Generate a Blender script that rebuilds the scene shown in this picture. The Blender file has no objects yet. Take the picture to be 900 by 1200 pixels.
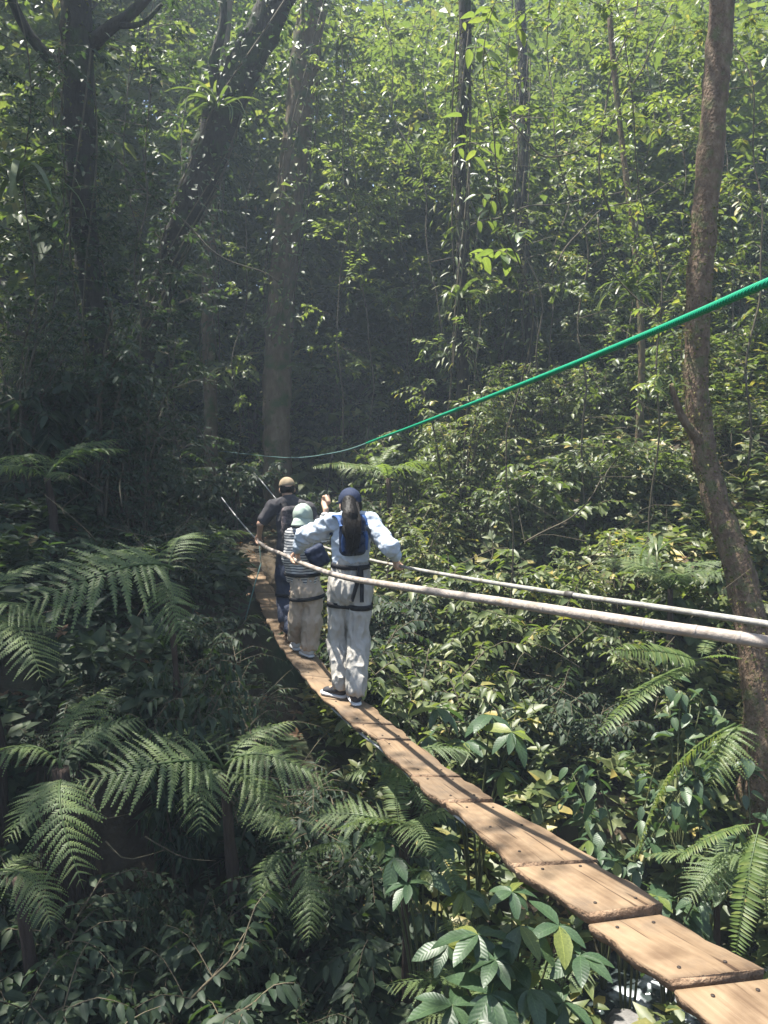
import bpy, math, random
import numpy as np
from mathutils import Vector, Matrix, noise as mnoise

# ------------------------------------------------------------------ camera, light, exposure
SC = bpy.context.scene
COL = SC.collection
FPX = 870.0                      # focal length in photo pixels (900 x 1200 frame)
PITCH = math.radians(6.56)
CAM_Z = 2.0
cam_data = bpy.data.cameras.new('camera')
cam = bpy.data.objects.new('camera', cam_data)
COL.objects.link(cam)
cam.location = (0, 0, CAM_Z)
cam.rotation_euler = (math.radians(90) - PITCH, 0, 0)
cam_data.sensor_fit = 'VERTICAL'
cam_data.sensor_height = 36.0
cam_data.lens = 36.0 * FPX / 1200.0
cam_data.clip_start = 0.05
cam_data.clip_end = 3000
SC.camera = cam

SUN_EL, SUN_AZ = math.radians(70), math.radians(-64)     # azimuth from +Y, negative = left
SUN = Vector((math.sin(SUN_AZ) * math.cos(SUN_EL), math.cos(SUN_AZ) * math.cos(SUN_EL), math.sin(SUN_EL)))
world = bpy.data.worlds.new('World')
SC.world = world
world.use_nodes = True
wn = world.node_tree
bg = wn.nodes['Background']
sky = wn.nodes.new('ShaderNodeTexSky')
sky.sky_type = 'NISHITA'
sky.sun_disc = False
sky.sun_elevation = SUN_EL
sky.sun_rotation = SUN_AZ
sky.air_density = 1.0
sky.dust_density = 1.6
wn.links.new(sky.outputs[0], bg.inputs[0])
bg.inputs[1].default_value = 0.085
ld = bpy.data.lights.new('sun', 'SUN')
ld.energy = 5.0
ld.angle = math.radians(0.55)
ld.color = (1.0, 0.955, 0.865)
sun = bpy.data.objects.new('sun', ld)
COL.objects.link(sun)
sun.rotation_euler = (-SUN).to_track_quat('-Z', 'Y').to_euler()
sun.location = (-8, 8, 20)

vs = SC.view_settings
vs.view_transform = 'Standard'
vs.look = 'None'
vs.gamma = 1
vs.use_curve_mapping = False
vs.exposure = 1.88
cy = SC.cycles
cy.max_bounces = 7
cy.diffuse_bounces = 4
cy.glossy_bounces = 2
cy.transmission_bounces = 4
cy.transparent_max_bounces = 8
cy.volume_bounces = 0
cy.use_denoising = True
cy.sample_clamp_indirect = 6.0
cy.use_adaptive_sampling = False

# ------------------------------------------------------------------ helpers
CS, SN = math.cos(PITCH), math.sin(PITCH)
def at(px, py, d):
    """world point seen at photo pixel (px, py) at axial distance d"""
    u, v = (px - 450.0) / FPX * d, (600.0 - py) / FPX * d
    return Vector((u, d * CS + v * SN, CAM_Z - d * SN + v * CS))

RNG = np.random.default_rng(7)
random.seed(7)

def nrm(a):
    a = np.asarray(a, float)
    return a / np.maximum(np.linalg.norm(a, axis=-1, keepdims=True), 1e-9)

def new_mesh(name, V, T, rnd=None, acr=None, smooth=False, quads=None):
    """mesh from vertex array and triangle array (+ optional quads)"""
    V = np.asarray(V, np.float32)
    me = bpy.data.meshes.new(name)
    T = np.asarray(T, np.int32).reshape(-1, 3) if T is not None and len(T) else np.zeros((0, 3), np.int32)
    Q = np.asarray(quads, np.int32).reshape(-1, 4) if quads is not None and len(quads) else np.zeros((0, 4), np.int32)
    me.vertices.add(len(V))
    me.vertices.foreach_set('co', V.ravel())
    nl = T.size + Q.size
    me.loops.add(nl)
    me.loops.foreach_set('vertex_index', np.concatenate([T.ravel(), Q.ravel()]))
    me.polygons.add(len(T) + len(Q))
    starts = np.concatenate([np.arange(len(T)) * 3, T.size + np.arange(len(Q)) * 4]).astype(np.int32)
    me.polygons.foreach_set('loop_start', starts)
    if smooth:
        me.polygons.foreach_set('use_smooth', np.ones(len(T) + len(Q), bool))
    if rnd is not None:
        a = me.attributes.new('rnd', 'FLOAT', 'POINT')
        a.data.foreach_set('value', np.asarray(rnd, np.float32))
    if acr is not None:
        a = me.attributes.new('acr', 'FLOAT', 'POINT')
        a.data.foreach_set('value', np.asarray(acr, np.float32))
    me.update()
    me.validate()
    return me

def obj(name, me, mat=None, parent=None, loc=None, kind=None):
    o = bpy.data.objects.new(name, me)
    COL.objects.link(o)
    if mat is not None and me is not None and not me.materials:
        me.materials.append(mat)
    if parent is not None:
        o.parent = parent
    if loc is not None:
        o.location = loc
    if kind:
        o['kind'] = kind
    return o

def tag(o, label, cat, group=None):
    o['label'] = label
    o['category'] = cat
    if group:
        o['group'] = group
    return o

def empty(name, loc=(0, 0, 0)):
    o = bpy.data.objects.new(name, None)
    o.empty_display_size = 0.1
    COL.objects.link(o)
    o.location = loc
    return o

class MB:
    """accumulates triangles, quads and a per-vertex random value"""
    def __init__(s):
        s.V, s.T, s.Q, s.R, s.A, s.n = [], [], [], [], [], 0
    def add(s, V, T=None, Q=None, R=0.5, A=None):
        V = np.asarray(V, float)
        s.V.append(V)
        if T is not None and len(T): s.T.append(np.asarray(T, int) + s.n)
        if Q is not None and len(Q): s.Q.append(np.asarray(Q, int) + s.n)
        s.R.append(np.full(len(V), R, float) if np.isscalar(R) else np.asarray(R, float))
        s.A.append(np.zeros(len(V)) if A is None else A)
        s.n += len(V)
    def stamp(s, tpl, pos, X, up, size, rnd=None, wide=None):
        """many copies of a template (V, T, acr): x axis along X, normal near up"""
        tV, tT, tA = tpl
        pos = np.asarray(pos, float); m = len(pos)
        if m == 0: return
        X = nrm(X); Y = nrm(np.cross(up, X)); Z = np.cross(X, Y)
        size = np.broadcast_to(np.asarray(size, float), (m,))
        w = size if wide is None else size * wide
        P = (tV[None, :, 0:1] * size[:, None, None] * X[:, None, :] + tV[None, :, 1:2] * w[:, None, None] * Y[:, None, :]
             + tV[None, :, 2:3] * size[:, None, None] * Z[:, None, :]) + pos[:, None, :]
        k = len(tV)
        T = (tT[None] + (np.arange(m) * k)[:, None, None]).reshape(-1, 3)
        r = RNG.random(m) if rnd is None else rnd
        s.add(P.reshape(-1, 3), T, R=np.repeat(r, k), A=np.tile(tA, m))
    def tube(s, pts, rad, sides=6, R=0.5, cap=True, wob=0.0, seed=0):
        pts = np.asarray([tuple(p) for p in pts], float); n = len(pts)
        rad = np.broadcast_to(np.asarray(rad, float), (n,))
        tan = nrm(np.gradient(pts, axis=0))
        ref = np.array([0, 0, 1.0]) if abs(tan[0][2]) < 0.9 else np.array([1.0, 0, 0])
        N = nrm(np.cross(tan[0], ref)); rings = []
        ang = np.linspace(0, 2 * np.pi, sides, endpoint=False)
        for i in range(n):
            N = nrm(N - tan[i] * np.dot(N, tan[i])); B = np.cross(tan[i], N)
            r = np.full(sides, rad[i])
            if wob:
                for j in range(sides):
                    q = pts[i] * 1.0 + (np.cos(ang[j]) * N + np.sin(ang[j]) * B) * rad[i]
                    a = mnoise.noise(Vector(q * (1.1 / max(rad[0], .05)) + seed)) + .5 * mnoise.noise(Vector(q * (3.1 / max(rad[0], .05)) + seed))
                    r[j] *= 1 + wob * a
            rings.append(pts[i] + (np.cos(ang) * r)[:, None] * N + (np.sin(ang) * r)[:, None] * B)
        V = np.concatenate(rings)
        Q = []
        for i in range(n - 1):
            for j in range(sides):
                a, b = i * sides + j, i * sides + (j + 1) % sides
                Q.append((a, b, b + sides, a + sides))
        T = []
        if cap:
            V = np.concatenate([V, pts[[0, -1]]])
            c0, c1 = n * sides, n * sides + 1
            for j in range(sides):
                T.append((c0, (j + 1) % sides, j)); T.append((c1, (n - 1) * sides + j, (n - 1) * sides + (j + 1) % sides))
        s.add(V, T, Q, R)
    def mesh(s, name, smooth=False):
        V = np.concatenate(s.V)
        T = np.concatenate(s.T) if s.T else None
        Q = np.concatenate(s.Q) if s.Q else None
        return new_mesh(name, V, T, np.concatenate(s.R), np.concatenate(s.A), smooth, Q)

def spline(pts, n):
    """Catmull-Rom through 3-d (or more) points, n samples"""
    P = np.asarray([tuple(p) for p in pts], float)
    P = np.vstack([2 * P[0] - P[1], P, 2 * P[-1] - P[-2]])
    m = len(P) - 3
    out = []
    for t in np.linspace(0, m - 1e-6, n):
        i = int(t); f = t - i
        a, b, c, d = P[i:i + 4]
        out.append(.5 * (2 * b + (c - a) * f + (2 * a - 5 * b + 4 * c - d) * f * f + (3 * b - a - 3 * c + d) * f ** 3))
    return np.array(out)

# ------------------------------------------------------------------ materials
def mat_new(name):
    m = bpy.data.materials.new(name); m.use_nodes = True
    nt = m.node_tree
    return m, nt, nt.nodes['Principled BSDF'], nt.nodes['Material Output']
def ND(nt, t, **k):
    n = nt.nodes.new(t)
    for a, b in k.items(): setattr(n, a, b)
    return n
def ramp(nt, stops):
    r = ND(nt, 'ShaderNodeValToRGB')
    e = r.color_ramp.elements
    while len(e) < len(stops): e.new(0.5)
    for x, (p, c) in zip(e, stops):
        x.position = p; x.color = (*c, 1)
    return r

def leaf_mat(name, stops, rough=0.38, trans=0.35, tcol=(0.16, 0.26, 0.03), rib=True, spec=0.5, veins=False):
    m, nt, b, out = mat_new(name)
    at_ = ND(nt, 'ShaderNodeAttribute', attribute_name='rnd')
    oi = ND(nt, 'ShaderNodeObjectInfo')
    mx = ND(nt, 'ShaderNodeMath', operation='MULTIPLY_ADD')
    nt.links.new(oi.outputs['Random'], mx.inputs[0]); mx.inputs[1].default_value = .3
    nt.links.new(at_.outputs['Fac'], mx.inputs[2])
    sb = ND(nt, 'ShaderNodeMath', operation='SUBTRACT'); nt.links.new(mx.outputs[0], sb.inputs[0]); sb.inputs[1].default_value = .15
    r = ramp(nt, stops); nt.links.new(sb.outputs[0], r.inputs[0])
    col = r.outputs[0]
    # mottling
    tc = ND(nt, 'ShaderNodeTexCoord'); nz = ND(nt, 'ShaderNodeTexNoise'); nz.inputs['Scale'].default_value = 23
    nt.links.new(tc.outputs['Object'], nz.inputs['Vector'])
    mm = ND(nt, 'ShaderNodeMix', data_type='RGBA', blend_type='MULTIPLY'); mm.inputs[0].default_value = 1
    rr = ramp(nt, [(.3, (.72, .74, .7)), (.7, (1.2, 1.15, 1.1))]); nt.links.new(nz.outputs['Fac'], rr.inputs[0])
    nt.links.new(col, mm.inputs[6]); nt.links.new(rr.outputs[0], mm.inputs[7]); col = mm.outputs[2]
    if rib:
        ac = ND(nt, 'ShaderNodeAttribute', attribute_name='acr')
        r2 = ramp(nt, [(.0, (1, 1, 1)), (.93, (1, 1, 1)), (.985, (1.7, 1.6, 1.5))]); nt.links.new(ac.outputs['Fac'], r2.inputs[0])
        m2 = ND(nt, 'ShaderNodeMix', data_type='RGBA', blend_type='MULTIPLY'); m2.inputs[0].default_value = 1
        nt.links.new(col, m2.inputs[6]); nt.links.new(r2.outputs[0], m2.inputs[7]); col = m2.outputs[2]
    if veins:      # leaf objects in their own unit frame: x along the blade, y across
        sx = ND(nt, 'ShaderNodeSeparateXYZ'); nt.links.new(tc.outputs['Object'], sx.inputs[0])
        ab = ND(nt, 'ShaderNodeMath', operation='ABSOLUTE'); nt.links.new(sx.outputs['Y'], ab.inputs[0])
        ml = ND(nt, 'ShaderNodeMath', operation='MULTIPLY_ADD'); nt.links.new(ab.outputs[0], ml.inputs[0]); ml.inputs[1].default_value = -1.0; nt.links.new(sx.outputs['X'], ml.inputs[2])
        fr = ND(nt, 'ShaderNodeMath', operation='MULTIPLY'); nt.links.new(ml.outputs[0], fr.inputs[0]); fr.inputs[1].default_value = 62.0
        si = ND(nt, 'ShaderNodeMath', operation='SINE'); nt.links.new(fr.outputs[0], si.inputs[0])
        bu = ND(nt, 'ShaderNodeBump'); bu.inputs['Strength'].default_value = .10; bu.inputs['Distance'].default_value = .006
        nt.links.new(si.outputs[0], bu.inputs['Height']); nt.links.new(bu.outputs[0], b.inputs['Normal'])
        rv = ramp(nt, [(0, (.98, .98, .98)), (.8, (1, 1, 1)), (1, (1.08, 1.06, 1.03))])
        mr = ND(nt, 'ShaderNodeMath', operation='MULTIPLY_ADD'); nt.links.new(si.outputs[0], mr.inputs[0]); mr.inputs[1].default_value = .5; mr.inputs[2].default_value = .5
        nt.links.new(mr.outputs[0], rv.inputs[0])
        m6 = ND(nt, 'ShaderNodeMix', data_type='RGBA', blend_type='MULTIPLY'); m6.inputs[0].default_value = 1
        nt.links.new(col, m6.inputs[6]); nt.links.new(rv.outputs[0], m6.inputs[7]); col = m6.outputs[2]
    nt.links.new(col, b.inputs['Base Color'])
    b.inputs['Roughness'].default_value = rough
    b.inputs['Specular IOR Level'].default_value = spec
    tr = ND(nt, 'ShaderNodeBsdfTranslucent')
    m3 = ND(nt, 'ShaderNodeMix', data_type='RGBA', blend_type='MIX'); m3.inputs[0].default_value = .55
    m4 = ND(nt, 'ShaderNodeMix', data_type='RGBA', blend_type='MULTIPLY'); m4.inputs[0].default_value = 1
    m4.inputs[7].default_value = (2.6, 2.4, 1.2, 1)
    nt.links.new(col, m4.inputs[6]); nt.links.new(m4.outputs[2], m3.inputs[6]); m3.inputs[7].default_value = (*tcol, 1)
    nt.links.new(m3.outputs[2], tr.inputs[0])
    ms = ND(nt, 'ShaderNodeMixShader'); ms.inputs[0].default_value = trans
    nt.links.new(b.outputs[0], ms.inputs[1]); nt.links.new(tr.outputs[0], ms.inputs[2])
    nt.links.new(ms.outputs[0], out.inputs[0])
    return m

def rock_like(name, stops, scale=6, rough=.85, bump=.5, bscale=30, coord='Object', stretch=(1, 1, 1), moss=None, spec=.3):
    m, nt, b, out = mat_new(name)
    tc = ND(nt, 'ShaderNodeTexCoord'); mp = ND(nt, 'ShaderNodeMapping'); mp.inputs['Scale'].default_value = stretch
    nt.links.new(tc.outputs[coord], mp.inputs[0])
    n1 = ND(nt, 'ShaderNodeTexNoise'); n1.inputs['Scale'].default_value = scale; n1.inputs['Detail'].default_value = 8
    n1.inputs['Roughness'].default_value = .65
    nt.links.new(mp.outputs[0], n1.inputs[0])
    r = ramp(nt, stops); nt.links.new(n1.outputs['Fac'], r.inputs[0])
    col = r.outputs[0]
    if moss:
        n3 = ND(nt, 'ShaderNodeTexNoise'); n3.inputs['Scale'].default_value = moss[1]; n3.inputs['Detail'].default_value = 6
        nt.links.new(tc.outputs[coord], n3.inputs[0])
        r3 = ramp(nt, [(moss[2], (0, 0, 0)), (moss[2] + .14, (1, 1, 1))]); nt.links.new(n3.outputs['Fac'], r3.inputs[0])
        mx = ND(nt, 'ShaderNodeMix', data_type='RGBA'); nt.links.new(r3.outputs[0], mx.inputs[0])
        nt.links.new(col, mx.inputs[6]); mx.inputs[7].default_value = (*moss[0], 1); col = mx.outputs[2]
    nt.links.new(col, b.inputs['Base Color'])
    b.inputs['Roughness'].default_value = rough
    b.inputs['Specular IOR Level'].default_value = spec
    n2 = ND(nt, 'ShaderNodeTexNoise'); n2.inputs['Scale'].default_value = bscale; n2.inputs['Detail'].default_value = 6
    nt.links.new(mp.outputs[0], n2.inputs[0])
    bp = ND(nt, 'ShaderNodeBump'); bp.inputs['Strength'].default_value = bump; bp.inputs['Distance'].default_value = .03
    nt.links.new(n2.outputs['Fac'], bp.inputs['Height']); nt.links.new(bp.outputs[0], b.inputs['Normal'])
    return m

G = {}
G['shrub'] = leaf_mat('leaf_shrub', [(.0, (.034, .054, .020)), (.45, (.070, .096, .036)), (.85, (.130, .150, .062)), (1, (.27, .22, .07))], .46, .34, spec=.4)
G['dark'] = leaf_mat('leaf_dark', [(.0, (.012, .026, .015)), (.6, (.026, .044, .024)), (1, (.048, .068, .032))], .58, .24, (.09, .17, .03), spec=.3)  # base colour darkened to carry part of the left bank's shade
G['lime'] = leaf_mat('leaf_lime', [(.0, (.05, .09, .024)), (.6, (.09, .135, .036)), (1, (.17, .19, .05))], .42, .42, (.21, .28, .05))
G['broad'] = leaf_mat('leaf_broad', [(.0, (.024, .052, .028)), (.6, (.040, .075, .036)), (1, (.072, .105, .042))], .45, .25, (.1, .2, .03), veins=True)
G['fern'] = leaf_mat('leaf_fern', [(.0, (.062, .10, .040)), (.6, (.105, .150, .055)), (1, (.16, .19, .07))], .58, .42, (.14, .27, .05), rib=False)  # greens lightened to stand in for a sun patch on the ferns
G['fern_y'] = leaf_mat('leaf_fern_yellow', [(.0, (.055, .095, .026)), (.6, (.085, .13, .036)), (1, (.15, .17, .05))], .5, .42, (.2, .3, .05), rib=False)
G['far'] = leaf_mat('leaf_far', [(.0, (.03, .048, .018)), (.5, (.062, .088, .031)), (.93, (.125, .142, .052)), (1, (.22, .19, .07))], .48, .36, rib=False, spec=.4)
G['canopy'] = leaf_mat('leaf_canopy', [(.0, (.03, .06, .018)), (.6, (.05, .09, .025)), (1, (.09, .13, .03))], .4, .4, rib=False)
G['strap'] = leaf_mat('leaf_strap', [(.0, (.045, .075, .03)), (.6, (.08, .11, .045)), (1, (.16, .16, .07))], .35, .3, rib=False)
G['dry'] = leaf_mat('leaf_dry', [(.0, (.10, .055, .03)), (.6, (.18, .10, .05)), (1, (.26, .17, .09))], .7, .2, (.2, .1, .03), rib=False)
G['twig'] = rock_like('twig', [(.3, (.05, .04, .028)), (.7, (.10, .085, .05))], 20, .8, .3, 60)
G['stalk'] = rock_like('green_stalk', [(.3, (.05, .06, .025)), (.7, (.09, .10, .04))], 12, .6, .2, 60)
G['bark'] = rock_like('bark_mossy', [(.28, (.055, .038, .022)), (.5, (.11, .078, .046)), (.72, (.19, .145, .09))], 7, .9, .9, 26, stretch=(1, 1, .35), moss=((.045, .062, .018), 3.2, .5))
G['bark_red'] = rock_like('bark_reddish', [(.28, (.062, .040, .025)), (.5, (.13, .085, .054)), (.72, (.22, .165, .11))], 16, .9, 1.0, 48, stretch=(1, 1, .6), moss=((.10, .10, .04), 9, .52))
G['bark_dark'] = rock_like('bark_dark', [(.3, (.014, .012, .009)), (.7, (.042, .035, .026))], 8, .92, .9, 30, stretch=(1, 1, .4), moss=((.03, .045, .015), 3.5, .5))  # near-black tone puts the backlit silhouette into the bark colour
G['moss'] = leaf_mat('moss', [(.0, (.035, .042, .012)), (.6, (.07, .075, .02)), (1, (.13, .115, .035))], .8, .2, (.12, .14, .02), rib=False, spec=.2)
G['root'] = rock_like('fern_roots', [(.3, (.022, .015, .012)), (.7, (.07, .048, .036))], 14, .95, .8, 50, stretch=(1, 1, .15))
G['soil'] = rock_like('soil', [(.3, (.022, .018, .012)), (.55, (.05, .038, .024)), (.75, (.095, .07, .045))], 1.6, .95, .8, 14, moss=((.02, .035, .012), 1.1, .48))
G['rock'] = rock_like('wet_rock', [(.3, (.06, .06, .058)), (.7, (.2, .19, .18))], 5, .55, .6, 22, moss=((.035, .05, .02), 3, .55))

# ------------------------------------------------------------------ terrain
CP = np.array([
 (-3, .5, -3.0), (-1, 2.8, -2.8), (.8, 4.3, -2.6), (2.0, 5.2, -2.5), (3.6, 5.4, -2.2), (6, 5.0, -1.9),
 (-2.8, 14.2, -.14), (-2.3, 15, 0.0), (-4, 14, .3), (-1, 8.2, -1.4), (-.3, 5.7, -2.1), (-1.9, 11, -.85), (.3, 7, -1.8),
 (-2, 5.5, -.5), (-3, 6, .4), (-2.6, 9, 0.0), (-4, 8, 1.0), (-3, 3.5, -1.1), (-4.5, 4, .3), (-6, 6, 1.6), (-6, 10, 2.2), (-9, 10, 3.5), (-8, 4, 2.5), (-6, 15, 1.8), (-1.4, 4.4, -1.7), (-4.2, 11, .8),
 (0, 16, .5), (-3, 18, .9), (2, 16, 1.6), (0, 22, 4), (-6, 22, 4), (6, 20, 4.5), (0, 30, 10), (-12, 28, 10), (12, 28, 11), (8, 14, 3.5),
 (2.0, 6.5, -1.3), (3.4, 6.9, -.9), (1.0, 8, -1.0), (1.7, 10, .0), (3.4, 9, .5), (3.2, 12, 1.5), (1.0, 12, .3), (-.2, 12, -.4), (5, 8, 1.1), (5, 11, 2), (8, 8, 2.6), (8, 3, 2),
 (3.2, 3.2, -.8), (2.3, 2.4, -.5), (4, 1.5, .6), (2.4, .3, .3), (1.4, -.5, .4), (0, 0, .4), (0, -2, .5), (3, -3, .8), (-3, -3, .8), (.2, 1.1, -.9), (-1.6, .4, -1.2), (1.5, 1.7, -.5),
 (-20, 10, 9), (20, 10, 9), (-20, -10, 5), (20, -10, 5), (0, -20, 3)], float)
def ground(x, y):
    x = np.asarray(x, float); y = np.asarray(y, float)
    d2 = (x[..., None] - CP[:, 0]) ** 2 + (y[..., None] - CP[:, 1]) ** 2 + .04
    w = d2 ** -1.75
    z = (w * CP[:, 2]).sum(-1) / w.sum(-1)
    r = np.hypot(x, y - 6)
    z = z + np.clip(r - 26, 0, 60) * .16
    return z + .06 * np.sin(x * 2.3 + np.sin(y * 1.9)) + .05 * np.sin(y * 2.9 + x)
def gz(x, y): return float(ground(np.array([x]), np.array([y]))[0])

gx = np.concatenate([-np.geomspace(90, 13, 16), np.arange(-12, 12.01, .22), np.geomspace(13, 90, 16)])
gy = np.concatenate([-np.geomspace(85, 6, 14), np.arange(-5, 26, .22), np.geomspace(27, 100, 18)])
XX, YY = np.meshgrid(gx, gy)
ZZ = ground(XX, YY)
nx, ny = len(gx), len(gy)
idx = np.arange(nx * ny).reshape(ny, nx)
gq = np.stack([idx[:-1, :-1], idx[:-1, 1:], idx[1:, 1:], idx[1:, :-1]], -1).reshape(-1, 4)
g = obj('ground', new_mesh('ground', np.stack([XX, YY, ZZ], -1).reshape(-1, 3), None, smooth=True, quads=gq), G['soil'])
g['kind'] = 'structure'

# stream in the bottom of the gully
m, nt, b, out = mat_new('stream_water')
tc = ND(nt, 'ShaderNodeTexCoord'); n1 = ND(nt, 'ShaderNodeTexNoise'); n1.inputs['Scale'].default_value = 3.5; n1.inputs['Detail'].default_value = 8
nt.links.new(tc.outputs['Object'], n1.inputs[0])
r_ = ramp(nt, [(.52, (.03, .04, .04)), (.66, (.6, .64, .68))]); nt.links.new(n1.outputs['Fac'], r_.inputs[0])
nt.links.new(r_.outputs[0], b.inputs['Base Color']); b.inputs['Roughness'].default_value = .12
n2 = ND(nt, 'ShaderNodeTexNoise'); n2.inputs['Scale'].default_value = 14; nt.links.new(tc.outputs['Object'], n2.inputs[0])
bp = ND(nt, 'ShaderNodeBump'); bp.inputs['Strength'].default_value = .6; bp.inputs['Distance'].default_value = .05
nt.links.new(n2.outputs['Fac'], bp.inputs['Height']); nt.links.new(bp.outputs[0], b.inputs['Normal'])
G['water'] = m
sp = spline([(-3, .5, -2.75), (-1, 2.8, -2.6), (.8, 4.3, -2.42), (2.0, 5.2, -2.3), (3.6, 5.4, -2.0), (6, 5, -1.7)], 50)
sv, sq = [], []
for i, p in enumerate(sp):
    t = sp[min(i + 1, 49)] - sp[max(i - 1, 0)]; nn = nrm(np.array([-t[1], t[0], 0]))
    w = .42 + .12 * math.sin(i * .7)
    for k in range(7):
        f = (k - 3) / 3
        q = p + nn * w * f; q[2] += .02 * math.sin(i * 1.3 + k * 2.1)
        sv.append(q)
    if i:
        for k in range(6): sq.append(((i - 1) * 7 + k, (i - 1) * 7 + k + 1, i * 7 + k + 1, i * 7 + k))
st = obj('stream', new_mesh('stream', np.array(sv), None, smooth=True, quads=sq), G['water']); st['kind'] = 'structure'

def boulder(p, r, seed, label):
    bm_v, bm_f = ico(2)
    V = []
    for v in bm_v:
        q = Vector(v); a = 1 + .28 * mnoise.noise(q * 1.3 + Vector((seed, 0, 0))) + .12 * mnoise.noise(q * 3.1 + Vector((0, seed, 0)))
        V.append((q.x * a * r[0], q.y * a * r[1], q.z * a * r[2]))
    o = obj('boulder', new_mesh('boulder', V, bm_f, smooth=True), G['rock'], loc=p)
    return tag(o, label, 'rock', 'boulders beside the stream')
import bmesh
def ico(n):
    bm = bmesh.new(); bmesh.ops.create_icosphere(bm, subdivisions=n + 1, radius=1)
    bm.verts.ensure_lookup_table()
    v = [tuple(x.co) for x in bm.verts]; f = [[y.index for y in x.verts] for x in bm.faces]; bm.free()
    return v, f
boulder((2.35, 5.75, -2.25), (.34, .26, .22), 1, 'grey boulder at the far edge of the white stream water')
boulder((1.75, 4.75, -2.35), (.25, .3, .2), 5, 'mossy grey boulder on the near edge of the stream below the last plank')

# ------------------------------------------------------------------ the bridge
wood, nt, b, out = mat_new('plank_wood')
tc = ND(nt, 'ShaderNodeTexCoord'); oi = ND(nt, 'ShaderNodeObjectInfo')
ad = ND(nt, 'ShaderNodeVectorMath', operation='ADD'); nt.links.new(tc.outputs['Object'], ad.inputs[0])
sc_ = ND(nt, 'ShaderNodeVectorMath', operation='SCALE'); nt.links.new(oi.outputs['Location'], sc_.inputs[0]); sc_.inputs['Scale'].default_value = 7
nt.links.new(sc_.outputs[0], ad.inputs[1])
mp = ND(nt, 'ShaderNodeMapping'); mp.inputs['Scale'].default_value = (1.6, 16, 16); nt.links.new(ad.outputs[0], mp.inputs[0])
n1 = ND(nt, 'ShaderNodeTexNoise'); n1.inputs['Scale'].default_value = 1.6; n1.inputs['Detail'].default_value = 7; n1.inputs['Distortion'].default_value = 1.2
nt.links.new(mp.outputs[0], n1.inputs[0])
r1 = ramp(nt, [(.2, (.125, .084, .051)), (.5, (.170, .120, .074)), (.8, (.215, .158, .102))]); nt.links.new(n1.outputs['Fac'], r1.inputs[0])
n2 = ND(nt, 'ShaderNodeTexNoise'); n2.inputs['Scale'].default_value = 4.5; n2.inputs['Detail'].default_value = 6; nt.links.new(ad.outputs[0], n2.inputs[0])
r2 = ramp(nt, [(.32, (.60, .56, .54)), (.48, (1, 1, 1)), (.8, (1.08, 1.05, 1.0))]); nt.links.new(n2.outputs['Fac'], r2.inputs[0])
mm = ND(nt, 'ShaderNodeMix', data_type='RGBA', blend_type='MULTIPLY'); mm.inputs[0].default_value = 1
nt.links.new(r1.outputs[0], mm.inputs[6]); nt.links.new(r2.outputs[0], mm.inputs[7])
# per plank tone
r4 = ramp(nt, [(0, (.74, .73, .74)), (.5, (1, .97, .95)), (1, (1.14, 1.13, 1.12))]); nt.links.new(oi.outputs['Random'], r4.inputs[0])
m5 = ND(nt, 'ShaderNodeMix', data_type='RGBA', blend_type='MULTIPLY'); m5.inputs[0].default_value = 1
nt.links.new(mm.outputs[2], m5.inputs[6]); nt.links.new(r4.outputs[0], m5.inputs[7])
mpk = ND(nt, 'ShaderNodeMapping'); mpk.inputs['Scale'].default_value = (1.3, 34, 34); nt.links.new(ad.outputs[0], mpk.inputs[0])
nk = ND(nt, 'ShaderNodeTexNoise'); nk.inputs['Scale'].default_value = 1.3; nk.inputs['Detail'].default_value = 2; nt.links.new(mpk.outputs[0], nk.inputs[0])
rk = ramp(nt, [(.30, (.35, .30, .27)), (.345, (1, 1, 1))]); nt.links.new(nk.outputs['Fac'], rk.inputs[0])      # drying splits
mk = ND(nt, 'ShaderNodeMix', data_type='RGBA', blend_type='MULTIPLY'); mk.inputs[0].default_value = 1; nt.links.new(m5.outputs[2], mk.inputs[6]); nt.links.new(rk.outputs[0], mk.inputs[7])
nm = ND(nt, 'ShaderNodeTexNoise'); nm.inputs['Scale'].default_value = 2.4; nm.inputs['Detail'].default_value = 9; nm.inputs['Roughness'].default_value = .7; nt.links.new(ad.outputs[0], nm.inputs[0])
rm = ramp(nt, [(.50, (0, 0, 0)), (.72, (.85, .85, .85))]); nt.links.new(nm.outputs['Fac'], rm.inputs[0])          # grey trodden dirt
mg = ND(nt, 'ShaderNodeMix', data_type='RGBA'); nt.links.new(rm.outputs[0], mg.inputs[0]); nt.links.new(mk.outputs[2], mg.inputs[6]); mg.inputs[7].default_value = (.078, .062, .048, 1)
nt.links.new(mg.outputs[2], b.inputs['Base Color']); b.inputs['Roughness'].default_value = .78; b.inputs['Specular IOR Level'].default_value = .25
mp2 = ND(nt, 'ShaderNodeMapping'); mp2.inputs['Scale'].default_value = (3, 60, 60); nt.links.new(ad.outputs[0], mp2.inputs[0])
n3 = ND(nt, 'ShaderNodeTexNoise'); n3.inputs['Scale'].default_value = 2; n3.inputs['Detail'].default_value = 5; nt.links.new(mp2.outputs[0], n3.inputs[0])
bp = ND(nt, 'ShaderNodeBump'); bp.inputs['Strength'].default_value = .45; bp.inputs['Distance'].default_value = .006
nt.links.new(n3.outputs['Fac'], bp.inputs['Height']); nt.links.new(bp.outputs[0], b.inputs['Normal'])
G['wood'] = wood
G['edge'] = rock_like('plank_bark_edge', [(.3, (.11, .066, .04)), (.55, (.22, .145, .09)), (.75, (.33, .235, .16))], 9, .85, .9, 30)
m, nt, b, out = mat_new('rusty_bolt'); b.inputs['Base Color'].default_value = (.035, .025, .02, 1); b.inputs['Roughness'].default_value = .7; b.inputs['Metallic'].default_value = .4
G['bolt'] = m
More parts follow.
